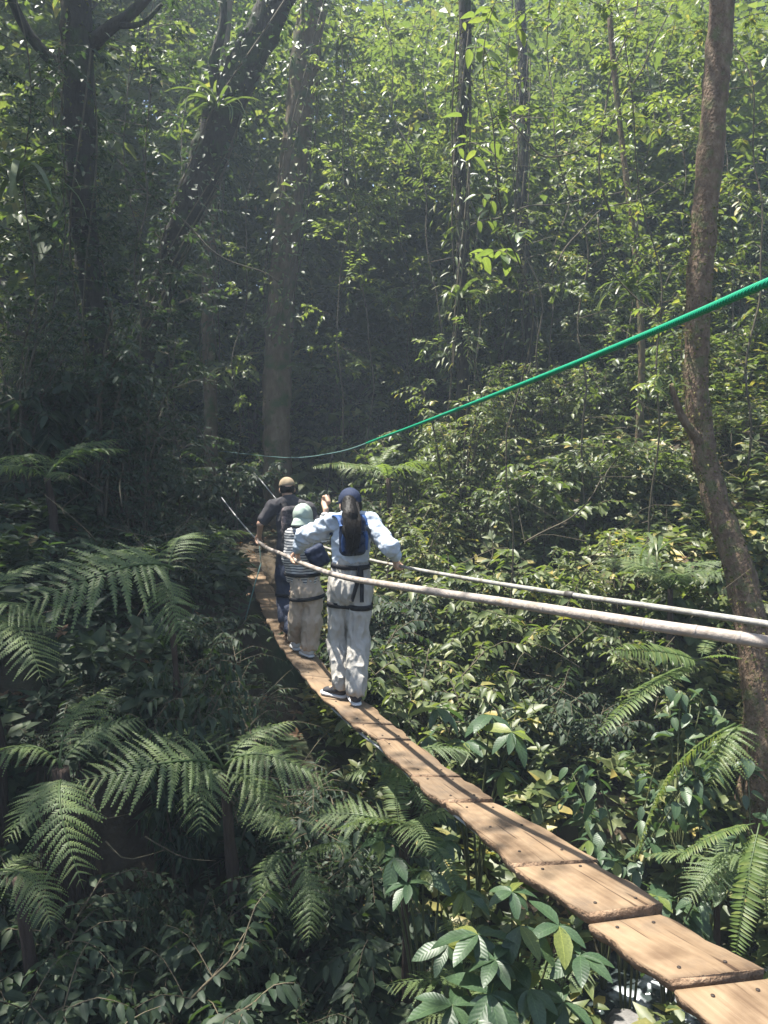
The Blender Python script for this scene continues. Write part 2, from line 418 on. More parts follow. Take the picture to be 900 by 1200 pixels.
m, nt, b, out = mat_new('steel_cable'); b.inputs['Base Color'].default_value = (.42, .43, .43, 1); b.inputs['Roughness'].default_value = .5; b.inputs['Metallic'].default_value = .5
G['cable'] = m
G['pipe'] = rock_like('weathered_pipe', [(.35, (.22, .185, .155)), (.5, (.30, .26, .228)), (.68, (.15, .12, .095))], 7, .6, .2, 40, moss=((.2, .15, .10), 9, .58))
G['pipe2'] = rock_like('weathered_pipe_grey', [(.35, (.21, .205, .185)), (.5, (.28, .27, .245)), (.68, (.15, .14, .12))], 7, .6, .2, 40, moss=((.13, .11, .08), 9, .56))

def onz(px, py, z):
    k = SN + (py - 600) / FPX * CS
    return at(px, py, (CAM_Z - z) / k)
PL = [  # far left, far right, z far, near right, near left, z near
 ((790, 1159), (903, 1145), .392, (1050, 1240), (905, 1262), .44),
 ((689, 1082), (775, 1070), .315, (896, 1134), (784, 1147), .40),
 ((601, 1016), (696, 1009), .265, (777, 1056), (690, 1067), .345),
 ((521, 939), (580, 940), .145, (701, 1006), (599, 1011), .287),
 ((481, 910), (541, 911), .10, (578, 934), (516, 936), .167),
 ((441, 867), (483, 868), .03, (540, 908), (481, 907), .112)]
CUT = [(441, 865, 482, 866, .032), (411, 846, 461, 848, .0), (378, 818, 428, 822, -.03), (353, 790, 397, 795, -.075), (335, 767, 373, 770, -.11),
       (322, 746, 356, 749, -.15), (312, 727, 340, 728, -.18), (305, 710, 331, 711, -.205), (299, 694, 323, 694, -.225), (293, 682, 315, 682, -.23),
       (289, 672, 309, 672, -.235), (285, 663, 305, 663, -.22), (281, 654, 302, 654, -.20), (276, 645, 297, 645, -.165), (266, 633, 288, 631, -.09)]
for i in range(len(CUT) - 1):
    n_, f_ = CUT[i], CUT[i + 1]
    PL.append(((f_[0], f_[1] + .3), (f_[2], f_[3] + .3), f_[4], (n_[2], n_[3]), (n_[0], n_[1]), n_[4] + .006))
bridge = empty('suspension_bridge', (-2.7, 13.8, -.1))
tag(bridge, 'narrow wooden plank suspension bridge with pipe handrails crossing the green gully', 'bridge')
bridge_inv = Matrix.Translation((2.7, -13.8, .1))
def bchild(name, me, mat, world_mat=None, parent=None):
    o = obj(name, me, mat, parent or bridge)
    base = Matrix.Translation((-2.7, 13.8, -.1)) if parent is None else parent_world[parent]
    o.matrix_parent_inverse = base.inverted()
    o.matrix_basis = world_mat if world_mat is not None else Matrix.Identity(4)
    return o
parent_world = {}
bolt_mb = MB()
a6 = np.linspace(0, 2 * np.pi, 8, endpoint=False)
bv = np.vstack([np.stack([.0065 * np.cos(a6), .0065 * np.sin(a6), np.zeros(8)], 1), np.stack([.006 * np.cos(a6), .006 * np.sin(a6), np.full(8, .002)], 1), [[0, 0, .0015]]])
bolt_me = new_mesh('bolt', bv, [(8 + j, 8 + (j + 1) % 8, 16) for j in range(8)], quads=[(j, (j + 1) % 8, 8 + (j + 1) % 8, 8 + j) for j in range(8)])
bolt_me.materials.append(G['bolt'])
PLANK_TOP = []
def make_plank(i, fl, fr, nr, nl, th, edge_rough):
    c = (fl + fr + nr + nl) / 4
    X = ((fl + fr) - (nl + nr)).normalized()
    Yv = ((fl + nl) - (fr + nr)).normalized(); Z = X.cross(Yv).normalized(); Yv = Z.cross(X)
    M = Matrix(((X.x, Yv.x, Z.x, c.x), (X.y, Yv.y, Z.y, c.y), (X.z, Yv.z, Z.z, c.z), (0, 0, 0, 1)))
    Mi = M.inverted()
    lf, rf, rn, ln = [Mi @ p for p in (fl, fr, nr, nl)]
    S = 12; V = []; rndo = random.Random(i * 13 + 5)
    ph = [rndo.uniform(0, 6) for _ in range(8)]
    for s in range(S + 1):
        t = s / S
        L = ln.lerp(lf, t); R = rn.lerp(rf, t)
        wl = edge_rough * (.6 * math.sin(t * 4.2 + ph[0]) + .5 * math.sin(t * 9 + ph[1]) + .2 * math.sin(t * 23 + ph[2])) * min(1, 5 * t, 5 * (1 - t))
        wr = edge_rough * (.6 * math.sin(t * 4.2 + ph[3]) + .5 * math.sin(t * 9 + ph[4]) + .2 * math.sin(t * 23 + ph[5])) * min(1, 5 * t, 5 * (1 - t))
        e = .006
        cx = (.0022 if s in (0, S) else 0)
        tw = th * (1 + .12 * math.sin(t * 7 + ph[6]))
        bow = .004 * math.sin(t * 3.1 + ph[7])
        zl, zr = L.z + bow, R.z + bow
        yl, yr = L.y + wl, R.y + wr
        ins = .012 + .012 * math.sin(t * 11 + ph[2]) ** 2
        # profile: top left inner, top right inner, right bevel, right lower, bottom right, bottom left, left lower, left bevel
        V += [(L.x, yl - e, zl - cx), (R.x, yr + e, zr - cx), (R.x, yr, zr - e), (R.x, yr + ins * .4, zr - tw * .6), (R.x, yr + ins, zr - tw),
              (L.x, yl - ins, zl - tw), (L.x, yl - ins * .4, zl - tw * .6), (L.x, yl, zl - e)]
    Q, side = [], []
    for s in range(S):
        for k in range(8):
            a, b_ = s * 8 + k, s * 8 + (k + 1) % 8
            Q.append((a, a + 8, b_ + 8, b_)); side.append(0 if k in (0, 1, 7) else 1)
    T = []
    for k in range(1, 7):
        T.append((0, k, k + 1)); T.append((S * 8, S * 8 + k + 1, S * 8 + k))
    me = new_mesh('plank', V, T, quads=Q)
    me.materials.append(G['wood']); me.materials.append(G['edge'])
    mi = [1] * len(T) + side
    me.polygons.foreach_set('material_index', mi)
    o = bchild('plank', me, None, M); parent_world[o] = M
    # bolts
    Ln = (lf - ln).length
    if i < 12:
        sp_ = [(.13, .2), (.13, -.2), (.87, .2), (.87, -.2)] + ([(.5, .2), (.52, -.2)] if i == 3 else [])
        for t, s_ in sp_:
            L = ln.lerp(lf, t); R = rn.lerp(rf, t)
            p = L.lerp(R, .5 - s_ * 1.25 + rndo.uniform(-.03, .03))
            bo = obj('bolt', bolt_me, None, o); bo.location = (p.x, p.y, p.z + .0022 + .004 * math.sin(t * 3.1 + ph[7]))
    return M
for i, (fl, fr, zf, nr, nl, zn) in enumerate(PL):
    make_plank(i, onz(*fl, zf), onz(*fr, zf), onz(*nr, zn), onz(*nl, zn), .046 if i < 6 else .04, .014 if i < 8 else .018)
make_plank(40, onz(246, 636, -.12), onz(265, 633, -.10), onz(267, 641, -.12), onz(250, 642, -.13), .035, .01)
# centre line of the walkway
path = []
for fl, fr, zf, nr, nl, zn in PL:
    path.append((onz(*nl, zn) + onz(*nr, zn)) / 2)
path.append((onz(*PL[-1][0], PL[-1][2]) + onz(*PL[-1][1], PL[-1][2])) / 2)
PATH = spline(path, 160)
def cable(name, pts, rad, mat, sides=8, n=90):
    mb = MB(); mb.tube(spline(pts, n), rad, sides); return bchild(name, mb.mesh(name, True), mat)
tanp = nrm(np.gradient(PATH, axis=0)); right = nrm(np.cross(tanp, [0, 0, 1.0]))
for s in (-.085, .085):   # carrying cables under the boards
    pts = PATH + right * s - np.array([0, 0, .058])
    mb = MB(); mb.tube(pts, .009, 6); bchild('carrying_cable', mb.mesh('carrying_cable', True), G['cable'])
# handrails: cable sheathed in pipe
LR = [at(1015, 779, 1.72), at(900, 753, 2.02), at(754, 731, 2.3), at(600, 707, 2.95), at(486, 690, 3.65), at(404, 676.5, 4.8), at(364, 664, 5.55), at(331, 649.5, 6.8), at(306, 637, 8.1), at(280, 609, 10.6), at(258, 581, 13.2), at(245, 566, 15.3)]
RR = [at(1010, 752, 2.2), at(900, 731.5, 2.55), at(780, 713, 3.0), at(665, 696.5, 3.6), at(560, 680, 4.4), at(469, 663.5, 5.6), at(420, 652, 6.7), at(366, 633, 8.4), at(328, 590, 10.6), at(304, 561, 13), at(292, 548, 15.2)]
LRc, RRc = spline(LR, 240), spline(RR, 240)
def cut_at(c, px0, px1):
    k = []
    for p in c:
        u = p[0] / (p[1] * CS - (p[2] - CAM_Z) * SN) * FPX + 450
        k.append(px0 <= u <= px1)
    return c[np.array(k)]
mb = MB(); mb.tube(cut_at(LRc, 300, 2000), .0185, 14); bchild('handrail_pipe', mb.mesh('handrail_pipe', True), G['pipe'])
mb = MB(); mb.tube(cut_at(RRc, 380, 2000), .0125, 12); bchild('handrail_pipe', mb.mesh('handrail_pipe', True), G['pipe2'])
mb = MB(); mb.tube(LRc, .009, 8); bchild('handrail_cable', mb.mesh('handrail_cable', True), G['cable'])
mb = MB(); mb.tube(RRc, .009, 8); bchild('handrail_cable', mb.mesh('handrail_cable', True), G['cable'])
# dark sleeve joining two pipes of the far handrail
k = np.argmin(np.abs(np.array([p[0] / (p[1] * CS - (p[2] - CAM_Z) * SN) * FPX + 450 for p in RRc]) - 667))
m, nt, b, out = mat_new('dark_sleeve'); b.inputs['Base Color'].default_value = (.05, .045, .04, 1); b.inputs['Roughness'].default_value = .6
G['sleeve'] = m
mb = MB(); mb.tube(RRc[k - 1:k + 2], [.0165, .0185, .0165], 12); bchild('pipe_sleeve', mb.mesh('pipe_sleeve', True), G['sleeve'])
# bamboo-like rings on the near pipe
for px in (475, 530, 585, 640, 700, 758, 815, 868):
    k = np.argmin(np.abs(np.array([p[0] / (p[1] * CS - (p[2] - CAM_Z) * SN) * FPX + 450 for p in LRc]) - px))
    a_, b_ = Vector(LRc[k]), Vector(LRc[min(k + 1, 239)])
    d_ = (b_ - a_).normalized() * .008
    mb = MB(); mb.tube([a_ - d_, a_, a_ + d_], [.0186, .0197, .0186], 14); bchild('pipe_joint', mb.mesh('pipe_joint', True), G['pipe'])
# stay ropes
m, nt, b, out = mat_new('stay_rope'); b.inputs['Base Color'].default_value = (.06, .13, .12, 1); b.inputs['Roughness'].default_value = .7
G['stay'] = m
mb = MB(); mb.tube([at(306, 660, 8.0), at(300, 680, 8.0), at(287, 728, 7.9)], .007, 6); bchild('stay_rope', mb.mesh('stay_rope', True), G['stay'])
mb = MB(); mb.tube([at(304, 640, 8.1), at(306, 660, 8.0)], .004, 6); bchild('stay_rope', mb.mesh('stay_rope', True), G['stay'])
# small hangers between handrail and boards, thin
# ------------------------------------------------------------------ green safety rope (braided)
m, nt, b, out = mat_new('green_braid')
tc = ND(nt, 'ShaderNodeTexCoord'); w_ = ND(nt, 'ShaderNodeTexWave'); w_.inputs['Scale'].default_value = 95; w_.bands_direction = 'DIAGONAL'
nt.links.new(tc.outputs['Object'], w_.inputs[0]); r_ = ramp(nt, [(.2, (.0, .17, .085)), (.8, (.004, .27, .14))]); nt.links.new(w_.outputs['Fac'], r_.inputs[0])
nt.links.new(r_.outputs[0], b.inputs['Base Color']); b.inputs['Roughness'].default_value = .45
bp = ND(nt, 'ShaderNodeBump'); bp.inputs['Strength'].default_value = .4; bp.inputs['Distance'].default_value = .004
nt.links.new(w_.outputs['Fac'], bp.inputs['Height']); nt.links.new(bp.outputs[0], b.inputs['Normal'])
G['green'] = m
GRp = [at(1010, 286, 1.45), at(900, 331, 1.65), at(760, 391, 2.1), at(600, 455, 3.0), at(450, 512, 5.0), at(390, 531, 6.8), at(330, 536, 9.5), at(262, 529, 15.0), at(243, 527, 15.4)]
mb = MB(); gr = spline(GRp, 260); kx = int(np.argmin(np.abs(gr[:, 1] - 5.6)))
mb.tube(gr[:kx], np.linspace(.0112, .0085, kx), 10)
m2 = MB(); m2.tube(gr[kx - 1:], np.linspace(.0065, .0045, len(gr) - kx + 1), 6)  # same rope carried on; thinner and duller to stand in for shade
tag(obj('rope_tail', m2.mesh('rope_tail', True), G['stay']), 'thin far tail of the green rope to the far trunk, coloured dull teal for shade', 'cord')
tag(obj('safety_rope', mb.mesh('safety_rope', True), G['green']), 'bright green braided safety rope stretched diagonally above the bridge', 'rope')

# ------------------------------------------------------------------ leaf templates: x along the leaf, unit length, unit*asp width
def leaf_tpl(asp=.42, stations=(.25, .55, .82), fold=.18, droop=.22, pw=.75, wav=0.0):
    V = [(0, 0, 0)]; A = [1.0]; T = []
    rows = []
    for i, t in enumerate(stations):
        w = asp * .5 * (math.sin(math.pi * t ** pw) ** .8)
        z = -droop * t * t + .06 * t
        e = wav * (-1) ** i
        rows.append(len(V))
        V += [(t, w, z + fold * w * 2 + e), (t, 0, z), (t, -w, z + fold * w * 2 - e)]; A += [0, 1, 0]
    V.append((1, 0, -droop + .06)); A.append(1.0); tip = len(V) - 1
    r = rows[0]; T += [(0, r + 1, r), (0, r + 2, r + 1)]
    for a, b_ in zip(rows, rows[1:]):
        T += [(a, a + 1, b_ + 1), (a, b_ + 1, b_), (a + 1, a + 2, b_ + 2), (a + 1, b_ + 2, b_ + 1)]
    r = rows[-1]; T += [(r, r + 1, tip), (r + 1, r + 2, tip)]
    return np.array(V, float), np.array(T, int), np.array(A, float)
L_HI = leaf_tpl(.46, (.12, .3, .52, .74, .9), .16, .22)
L_MD = leaf_tpl(.46, (.28, .68), .2, .22)
L_LO = leaf_tpl(.5, (.42,), .22, .15)
L_NAR = leaf_tpl(.22, (.3, .7), .2, .3)
L_ROUND = leaf_tpl(.78, (.2, .5, .8), .12, .2)
L_LEAFLET = leaf_tpl(.40, (.12, .3, .55, .78, .92), .12, .34, 1.0, .004)

def tri_leaf(V):
    return V

def jit(n, s): return RNG.normal(0, s, (n, 3))

def twig_leaves(mb, path, n, L, tpl, rnd_bias=0.0, droop=.25, spread=.9, t0=.15, up_j=.35):
    """alternate leaves along a polyline"""
    path = np.asarray(path); k = len(path)
    t = np.linspace(t0, 1, n); f = t * (k - 1); i = np.minimum(f.astype(int), k - 2); fr = (f - i)[:, None]
    P = path[i] * (1 - fr) + path[i + 1] * fr
    D = nrm(path[i + 1] - path[i])
    side = nrm(np.cross(D, [0, 0, 1.0]) + 1e-4)
    s = np.where(np.arange(n) % 2 == 0, 1, -1)[:, None]
    X = nrm(D * .55 + side * s * spread + jit(n, .22) + np.array([0, 0, -droop]))
    up = nrm(np.array([0, 0, 1.0]) + jit(n, up_j))
    mb.stamp(tpl, P, X, up, L * RNG.uniform(.42, 1.3, n), np.clip(RNG.beta(2, 2.2, n) + rnd_bias, 0, 1))

def shrub_meshes(seed, h=1.5, spread=.8, stems=6, twigs=10, lpt=9, L=.12, tpl=L_MD, droop=.25, arch=.5, twig_len=.35, bare=.15, lo=.2):
    global RNG
    RNG = np.random.default_rng(seed)
    lf, st = MB(), MB()
    for s in range(stems):
        a = RNG.uniform(0, 2 * np.pi); r = spread * RNG.uniform(.3, 1)
        hh = h * RNG.uniform(.65, 1.0)
        top = np.array([math.cos(a) * r, math.sin(a) * r, hh])
        mid = np.array([math.cos(a) * r * .35, math.sin(a) * r * .35, hh * (.55 + .2 * arch)]) + jit(1, .06)[0]
        b0 = np.array([math.cos(a) * .06, math.sin(a) * .06, 0])
        p = spline([b0, mid, top], 10)
        st.tube(p, np.linspace(.014, .004, 10) * (.6 + .4 * h), 5)
        for k in range(twigs):
            t = bare + (1 - bare) * (k + RNG.random()) / twigs
            i = min(int(t * 9), 8); q = p[i] + (p[i + 1] - p[i]) * (t * 9 - i)
            az = a + RNG.normal(0, 1.3) if k % 3 else RNG.uniform(0, 6.28)
            dirn = np.array([math.cos(az), math.sin(az), RNG.uniform(-.15, .6)])
            ln = twig_len * RNG.uniform(.6, 1.3)
            e = q + nrm(dirn) * ln; md = (q + e) / 2 + np.array([0, 0, .12 * ln]); e[2] -= .12 * ln
            tw = spline([q, md, e], 5)
            st.tube(tw, np.linspace(.005, .002, 5), 3, cap=False)
            twig_leaves(lf, tw, lpt, L, tpl, droop=droop, t0=.1)
        twig_leaves(lf, p, lpt, L, tpl, t0=.5)
    return lf, st

PROTO = {}
def proto(key, mat, **k):
    lf, st = shrub_meshes(**k)
    a, b_ = lf.mesh('foliage_' + key), st.mesh('stems_' + key)
    a.materials.append(G[mat]); b_.materials.append(G['twig'])
    PROTO[key] = (a, b_, k['h'])
proto('a0', 'shrub', seed=11, h=1.6, spread=.85, stems=9, twigs=14, lpt=12, L=.125)
proto('a1', 'shrub', seed=12, h=1.5, spread=.9, stems=10, twigs=13, lpt=13, L=.105, tpl=L_MD, droop=.4)
proto('a2', 'shrub', seed=13, h=1.7, spread=.8, stems=9, twigs=15, lpt=13, L=.09, tpl=L_LO, twig_len=.3)
proto('r0', 'shrub', seed=14, h=1.4, spread=.8, stems=8, twigs=12, lpt=11, L=.15, tpl=L_ROUND, droop=.5)
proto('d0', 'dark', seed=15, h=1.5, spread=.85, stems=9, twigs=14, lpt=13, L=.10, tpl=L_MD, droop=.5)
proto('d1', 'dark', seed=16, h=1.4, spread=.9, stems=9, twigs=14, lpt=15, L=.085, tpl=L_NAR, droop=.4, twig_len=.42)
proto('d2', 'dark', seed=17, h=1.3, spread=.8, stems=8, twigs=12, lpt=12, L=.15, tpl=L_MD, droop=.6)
proto('l0', 'lime', seed=18, h=1.8, spread=.9, stems=5, twigs=9, lpt=7, L=.13, tpl=L_MD, droop=.35, twig_len=.5, bare=.3)
proto('l1', 'lime', seed=19, h=1.8, spread=.8, stems=6, twigs=10, lpt=8, L=.10, tpl=L_LO, droop=.3, twig_len=.45, bare=.25)

PLANTN = [0]
def shrub(px, py, d, key, label, cat='shrub', name='leafy_shrub', group='shrubs on the right slope', wide=1.0, base=None, top_shift=0):
    """plant whose top shows at pixel (px, py) at distance d; roots in the ground below"""
    P = at(px, py, d)
    zb = gz(P.x, P.y) - .05
    lf, st, h = PROTO[key]
    H = max(P.z - zb, .5)
    s = H / (h * 1.06)
    w = min(max(s, .65), 1.25) * wide
    PLANTN[0] += 1
    r = empty(name, (P.x, P.y, zb)); r.rotation_euler.z = (PLANTN[0] * 2.399) % 6.283; r.scale = (w, w, s)
    tag(r, label, cat, group)
    f = obj('foliage', lf, None, r); f['kind'] = 'stuff'
    obj('stem', st, None, r)
    return r

# ------------------------------------------------------------------ ferns
def frond_mesh(name, seed, pairs=18, pl=.33, arch=.18, hang=.25, sub=15, side_arch=.06, taper=.9, start=.12, mat='fern', slim=.082):
    """bipinnate frond, rachis from origin to (1,0,0) arching up, pinnae with saw-cut pinnules"""
    global RNG
    RNG = np.random.default_rng(seed)
    mb = MB()
    t = np.linspace(0, 1, 26)
    rx = np.stack([t, side_arch * np.sin(np.pi * t), arch * np.sin(np.pi * t ** .8)], 1)
    mb.tube(rx, np.linspace(.011, .002, 26), 4, R=.15)
    for i in range(pairs):
        u = start + (1 - start) * (i / pairs) ** .95 * .985
        f = u * 25; a = min(int(f), 24); p = rx[a] + (rx[a + 1] - rx[a]) * (f - a); D = nrm(rx[a + 1] - rx[a])
        ln = pl * math.sin(math.pi * min(1, (u * taper + .12))) ** .75 * RNG.uniform(.9, 1.08) * (1 if u < .9 else .8)
        if ln < .012: continue
        sd = nrm(np.cross([0, 0, 1.0], D))
        for s in (1, -1):
            q = nrm(sd * s + D * (.30 + .45 * u) + jit(1, .10)[0])
            k = np.linspace(0, 1, sub + 1)
            dr = hang * RNG.uniform(.75, 1.25)
            pth = p + q * (k * ln)[:, None] + np.outer(k ** 2 * ln * -dr, [0, 0, 1.0]) + np.outer(k * ln * .06, [0, 0, 1.0])
            # pinnules as pairs of narrow kites
            m0 = pth[:-1]; dd = nrm(pth[1:] - pth[:-1])
            sn = nrm(np.cross(dd, [0, 0, 1.0]))
            w = ln * slim * (1 - k[:-1] ** 1.6 * .86)
            st_ = ln / sub
            for ss in (1, -1):
                tip = m0 + sn * ss * w[:, None] + dd * (w * .6 + st_ * .5)[:, None] + jit(len(m0), .1) * w[:, None] - np.array([0, 0, 1]) * (w * .25)[:, None]
                b0 = m0; b1 = m0 + dd * st_ * 1.0
                V = np.stack([b0, b1, tip + dd * st_ * .22, tip - dd * st_ * .14], 1).reshape(-1, 3)
                n = len(b0); ix = np.arange(n) * 4
                T = np.concatenate([np.stack([ix, ix + 1, ix + 2], 1), np.stack([ix, ix + 2, ix + 3], 1)])
                mb.add(V, T, R=RNG.uniform(.25, .75) + .2 * (u > .8))
    me = mb.mesh(name); me.materials.append(G[mat]); return me
FR = [frond_mesh('frond_a', 1), frond_mesh('frond_b', 2, arch=.26, hang=.45, pl=.33, side_arch=-.08), frond_mesh('frond_c', 3, pairs=20, pl=.29, arch=.12, hang=.6, side_arch=.1)]
FRY = [frond_mesh('frond_y', 4, pairs=20, mat='fern_y', hang=.5)]
def simple_frond_mesh(name, seed, pairs=34, pl=.10, arch=.1, hang=.3, mat='fern_y', pw=.2, curl=0.0, start=.1):
    """once-pinnate frond: separate narrow leaflets along a rachis"""
    global RNG
    RNG = np.random.default_rng(seed); mb = MB()
    t = np.linspace(0, 1, 26)
    rx = np.stack([t, .05 * np.sin(np.pi * t), arch * np.sin(np.pi * t) - curl * t ** 3], 1)
    mb.tube(rx, np.linspace(.008, .002, 26), 4, R=.2)
    tpl = leaf_tpl(pw, (.2, .55, .85), .1, hang, .6)
    for i in range(pairs):
        u = start + (1 - start) * i / pairs; f = u * 25; a = min(int(f), 24)
        p = rx[a] + (rx[a + 1] - rx[a]) * (f - a); D = nrm(rx[a + 1] - rx[a]); sd = nrm(np.cross([0, 0, 1.0], D))
        ln = pl * (math.sin(math.pi * (.08 + .9 * u)) ** .5) * RNG.uniform(.88, 1.1)
        X = np.array([sd + D * .25, -sd + D * .25]) + jit(2, .07)
        mb.stamp(tpl, np.array([p, p]), X, np.array([[0, 0, 1.0]] * 2) + jit(2, .15), ln, np.full(2, RNG.uniform(.2, .9)))
    me = mb.mesh(name); me.materials.append(G[mat]); return me
FS = [simple_frond_mesh('frond_s', 6, pl=.14, mat='fern_y'), simple_frond_mesh('frond_t', 7, pairs=40, pl=.075, hang=.4, mat='fern_y', pw=.3),
      simple_frond_mesh('frond_u', 8, pairs=30, pl=.17, mat='fern', pw=.22)]

def frond(parent, p0, p1, me, roll=0.0, wide=1.0):
    """frond object rooted at p0 with its tip at p1 (world points)"""
    p0, p1 = Vector(p0), Vector(p1)
    X = p1 - p0; L = X.length; X.normalize()
    up = Vector((0, 0, 1)) if abs(X.z) < .93 else Vector((0, -1, .2))
    Y = up.cross(X).normalized(); Z = X.cross(Y)
    if roll:
        R = Matrix.Rotation(roll, 3, X); Y, Z = R @ Y, R @ Z
    M = Matrix(((X.x * L, Y.x * L * wide, Z.x * L, p0.x), (X.y * L, Y.y * L * wide, Z.y * L, p0.y), (X.z * L, Y.z * L * wide, Z.z * L, p0.z), (0, 0, 0, 1)))
    o = obj('frond', me, None, parent)
    o.matrix_parent_inverse = Matrix.Translation(parent.location).inverted()
    o.matrix_basis = M
    return o

def tree_fern(px, py, d, label, special=(), n=7, L=1.0, trunk_r=.07, mats=None, droop=.15, seed=0, group='ferns on the left bank', skirt=False, lift=.35, az0=0.0, az1=6.283):
    c = at(px, py, d); zb = gz(c.x, c.y) - .1
    r = empty('tree_fern' if trunk_r > .03 else 'fern', (c.x, c.y, min(zb, c.z - .1)))
    tag(r, label, 'fern', group)
    rg = random.Random(seed)
    mats = mats or FR
    if trunk_r > 0:
        mb = MB(); z0 = min(zb, c.z - .1)
        pts = spline([(0, 0, 0), (.04, .02, (c.z - z0) * .5), (0, 0, c.z - z0)], 12)
        mb.tube(pts, np.linspace(trunk_r * 1.3, trunk_r * .6, 12), 10, wob=.35, seed=seed)
        obj('trunk', mb.mesh('fern_trunk', True), G['root'], r)
        if skirt:
            mb = MB()
            for k in range(150):
                a = rg.uniform(0, 6.28); rr = trunk_r * rg.uniform(1.0, 2.0); zt = (c.z - z0) * rg.uniform(.45, 1.0); ln = rg.uniform(.3, .95)
                p = [(math.cos(a) * rr, math.sin(a) * rr, zt), (math.cos(a) * rr * 1.25 + rg.uniform(-.03, .03), math.sin(a) * rr * 1.25, zt - ln * .5), (math.cos(a) * rr * 1.2 + rg.uniform(-.05, .05), math.sin(a) * rr * 1.2, zt - ln)]
                mb.tube(spline(p, 5), .004, 3, R=rg.random(), cap=False)
            ro = obj('hanging_roots', mb.mesh('hanging_roots'), G['root'], r); ro['kind'] = 'stuff'
    for (x0, y0, d0, x1, y1, d1, k, roll) in special:
        frond(r, at(x0, y0, d0), at(x1, y1, d1), mats[k % len(mats)], roll)
    for k in range(n):
        a = az0 + (az1 - az0) * (k + rg.uniform(-.25, .25)) / max(n, 1); el = rg.uniform(-.25, .35) + lift
        ln = L * rg.uniform(.75, 1.1)
        p1 = c + Vector((math.cos(a) * ln, math.sin(a) * ln, (math.sin(el) - droop) * ln))
        frond(r, c, p1, mats[rg.randrange(len(mats))], rg.uniform(-.25, .25))
    return r

# ------------------------------------------------------------------ trunks and crowns
def trunk_tube(pts, rads, sides=18, n=60, wob=.12, seed=0, mat='bark'):
    q = np.array([(*p, r) for p, r in zip([tuple(p) for p in pts], rads)])
    s = spline(q, n); mb = MB()
    mb.tube(s[:, :3], np.maximum(s[:, 3], .004), sides, wob=wob, seed=seed)
    return mb, s
def moss_tufts(mb, s, n, size, z0, z1, seed, tpl=L_LO):
    global RNG
    RNG = np.random.default_rng(seed)
    ok = s[(s[:, 2] >= z0) & (s[:, 2] <= z1)]
    if len(ok) < 2: return
    i = RNG.integers(0, len(ok), n); a = RNG.uniform(0, 2 * np.pi, n)
    o = np.stack([np.cos(a), np.sin(a), np.zeros(n)], 1)
    P = ok[i, :3] + o * ok[i, 3:4] * .98 + jit(n, .02)
    X = nrm(o * .9 + jit(n, .5) + np.array([0, 0, -.5]))
    mb.stamp(tpl, P, X, nrm(o + jit(n, .4)), size * RNG.uniform(.5, 1.4, n))

def spray(mb, base, dirn, ln, n_tw, lpt, L, tpl, droop=.2):
    """a leafy bough: twigs fanning from a short branch"""
    dirn = nrm(dirn)
    e = base + dirn * ln; e[2] -= ln * droop
    p = spline([base, (base + e) / 2 + np.array([0, 0, ln * .08]), e], 6)
    for k in range(n_tw):
        t = .2 + .8 * (k + RNG.random()) / n_tw; i = min(int(t * 5), 4); q = p[i] + (p[i + 1] - p[i]) * (t * 5 - i)
        sd = nrm(np.cross(dirn, [0, 0, 1.0]) + 1e-3) * (1 if k % 2 else -1)
        dd = nrm(dirn * .6 + sd * .8 + jit(1, .3)[0]); tl = ln * .42 * RNG.uniform(.6, 1.2)
        ee = q + dd * tl - np.array([0, 0, tl * .2])
        twig_leaves(mb, np.array([q, (q + ee) / 2 + [0, 0, .02], ee]), lpt, L, tpl, droop=.3, t0=.1)
    return p

def crown_mesh(name, seed, R=(3, 3, 2), boughs=60, ln=1.1, n_tw=10, lpt=7, L=.2, tpl=L_LO, mat='canopy', shell=.45, wood='twig'):
    """boughs spread through an ellipsoid; returns (leaf mesh, limb mesh) centred on origin, limbs reach down to (0,0,-R.z)"""
    global RNG
    RNG = np.random.default_rng(seed)
    lf, lb = MB(), MB()
    root = np.array([0, 0, -R[2] * 1.0])
    for k in range(boughs):
        v = nrm(RNG.normal(0, 1, 3)); v[2] = v[2] * .8 + .15
        r = RNG.uniform(shell, 1)
        q = np.array([v[0] * R[0], v[1] * R[1], v[2] * R[2]]) * r
        out = nrm(np.array([v[0], v[1], v[2] * .3 + .1]))
        if k % 3 == 0:
            lb.tube(spline([root, (root + q) / 2 + np.array([0, 0, .25]) + jit(1, .2)[0], q], 8), np.linspace(.07, .012, 8), 5, cap=False)
        spray(lf, q - out * ln * .3, out + jit(1, .35)[0], ln * RNG.uniform(.7, 1.3), n_tw, lpt, L, tpl)
    a, b_ = lf.mesh('crown_' + name), lb.mesh('limbs_' + name)
    a.materials.append(G[mat]); b_.materials.append(G[wood])
    return a, b_
CROWN = [crown_mesh('a', 31, (3.2, 3.0, 1.8), 80, L=.19), crown_mesh('b', 32, (2.6, 2.8, 1.6), 62, L=.17), crown_mesh('c', 33, (2.2, 2.2, 1.5), 46, L=.15, n_tw=9)]

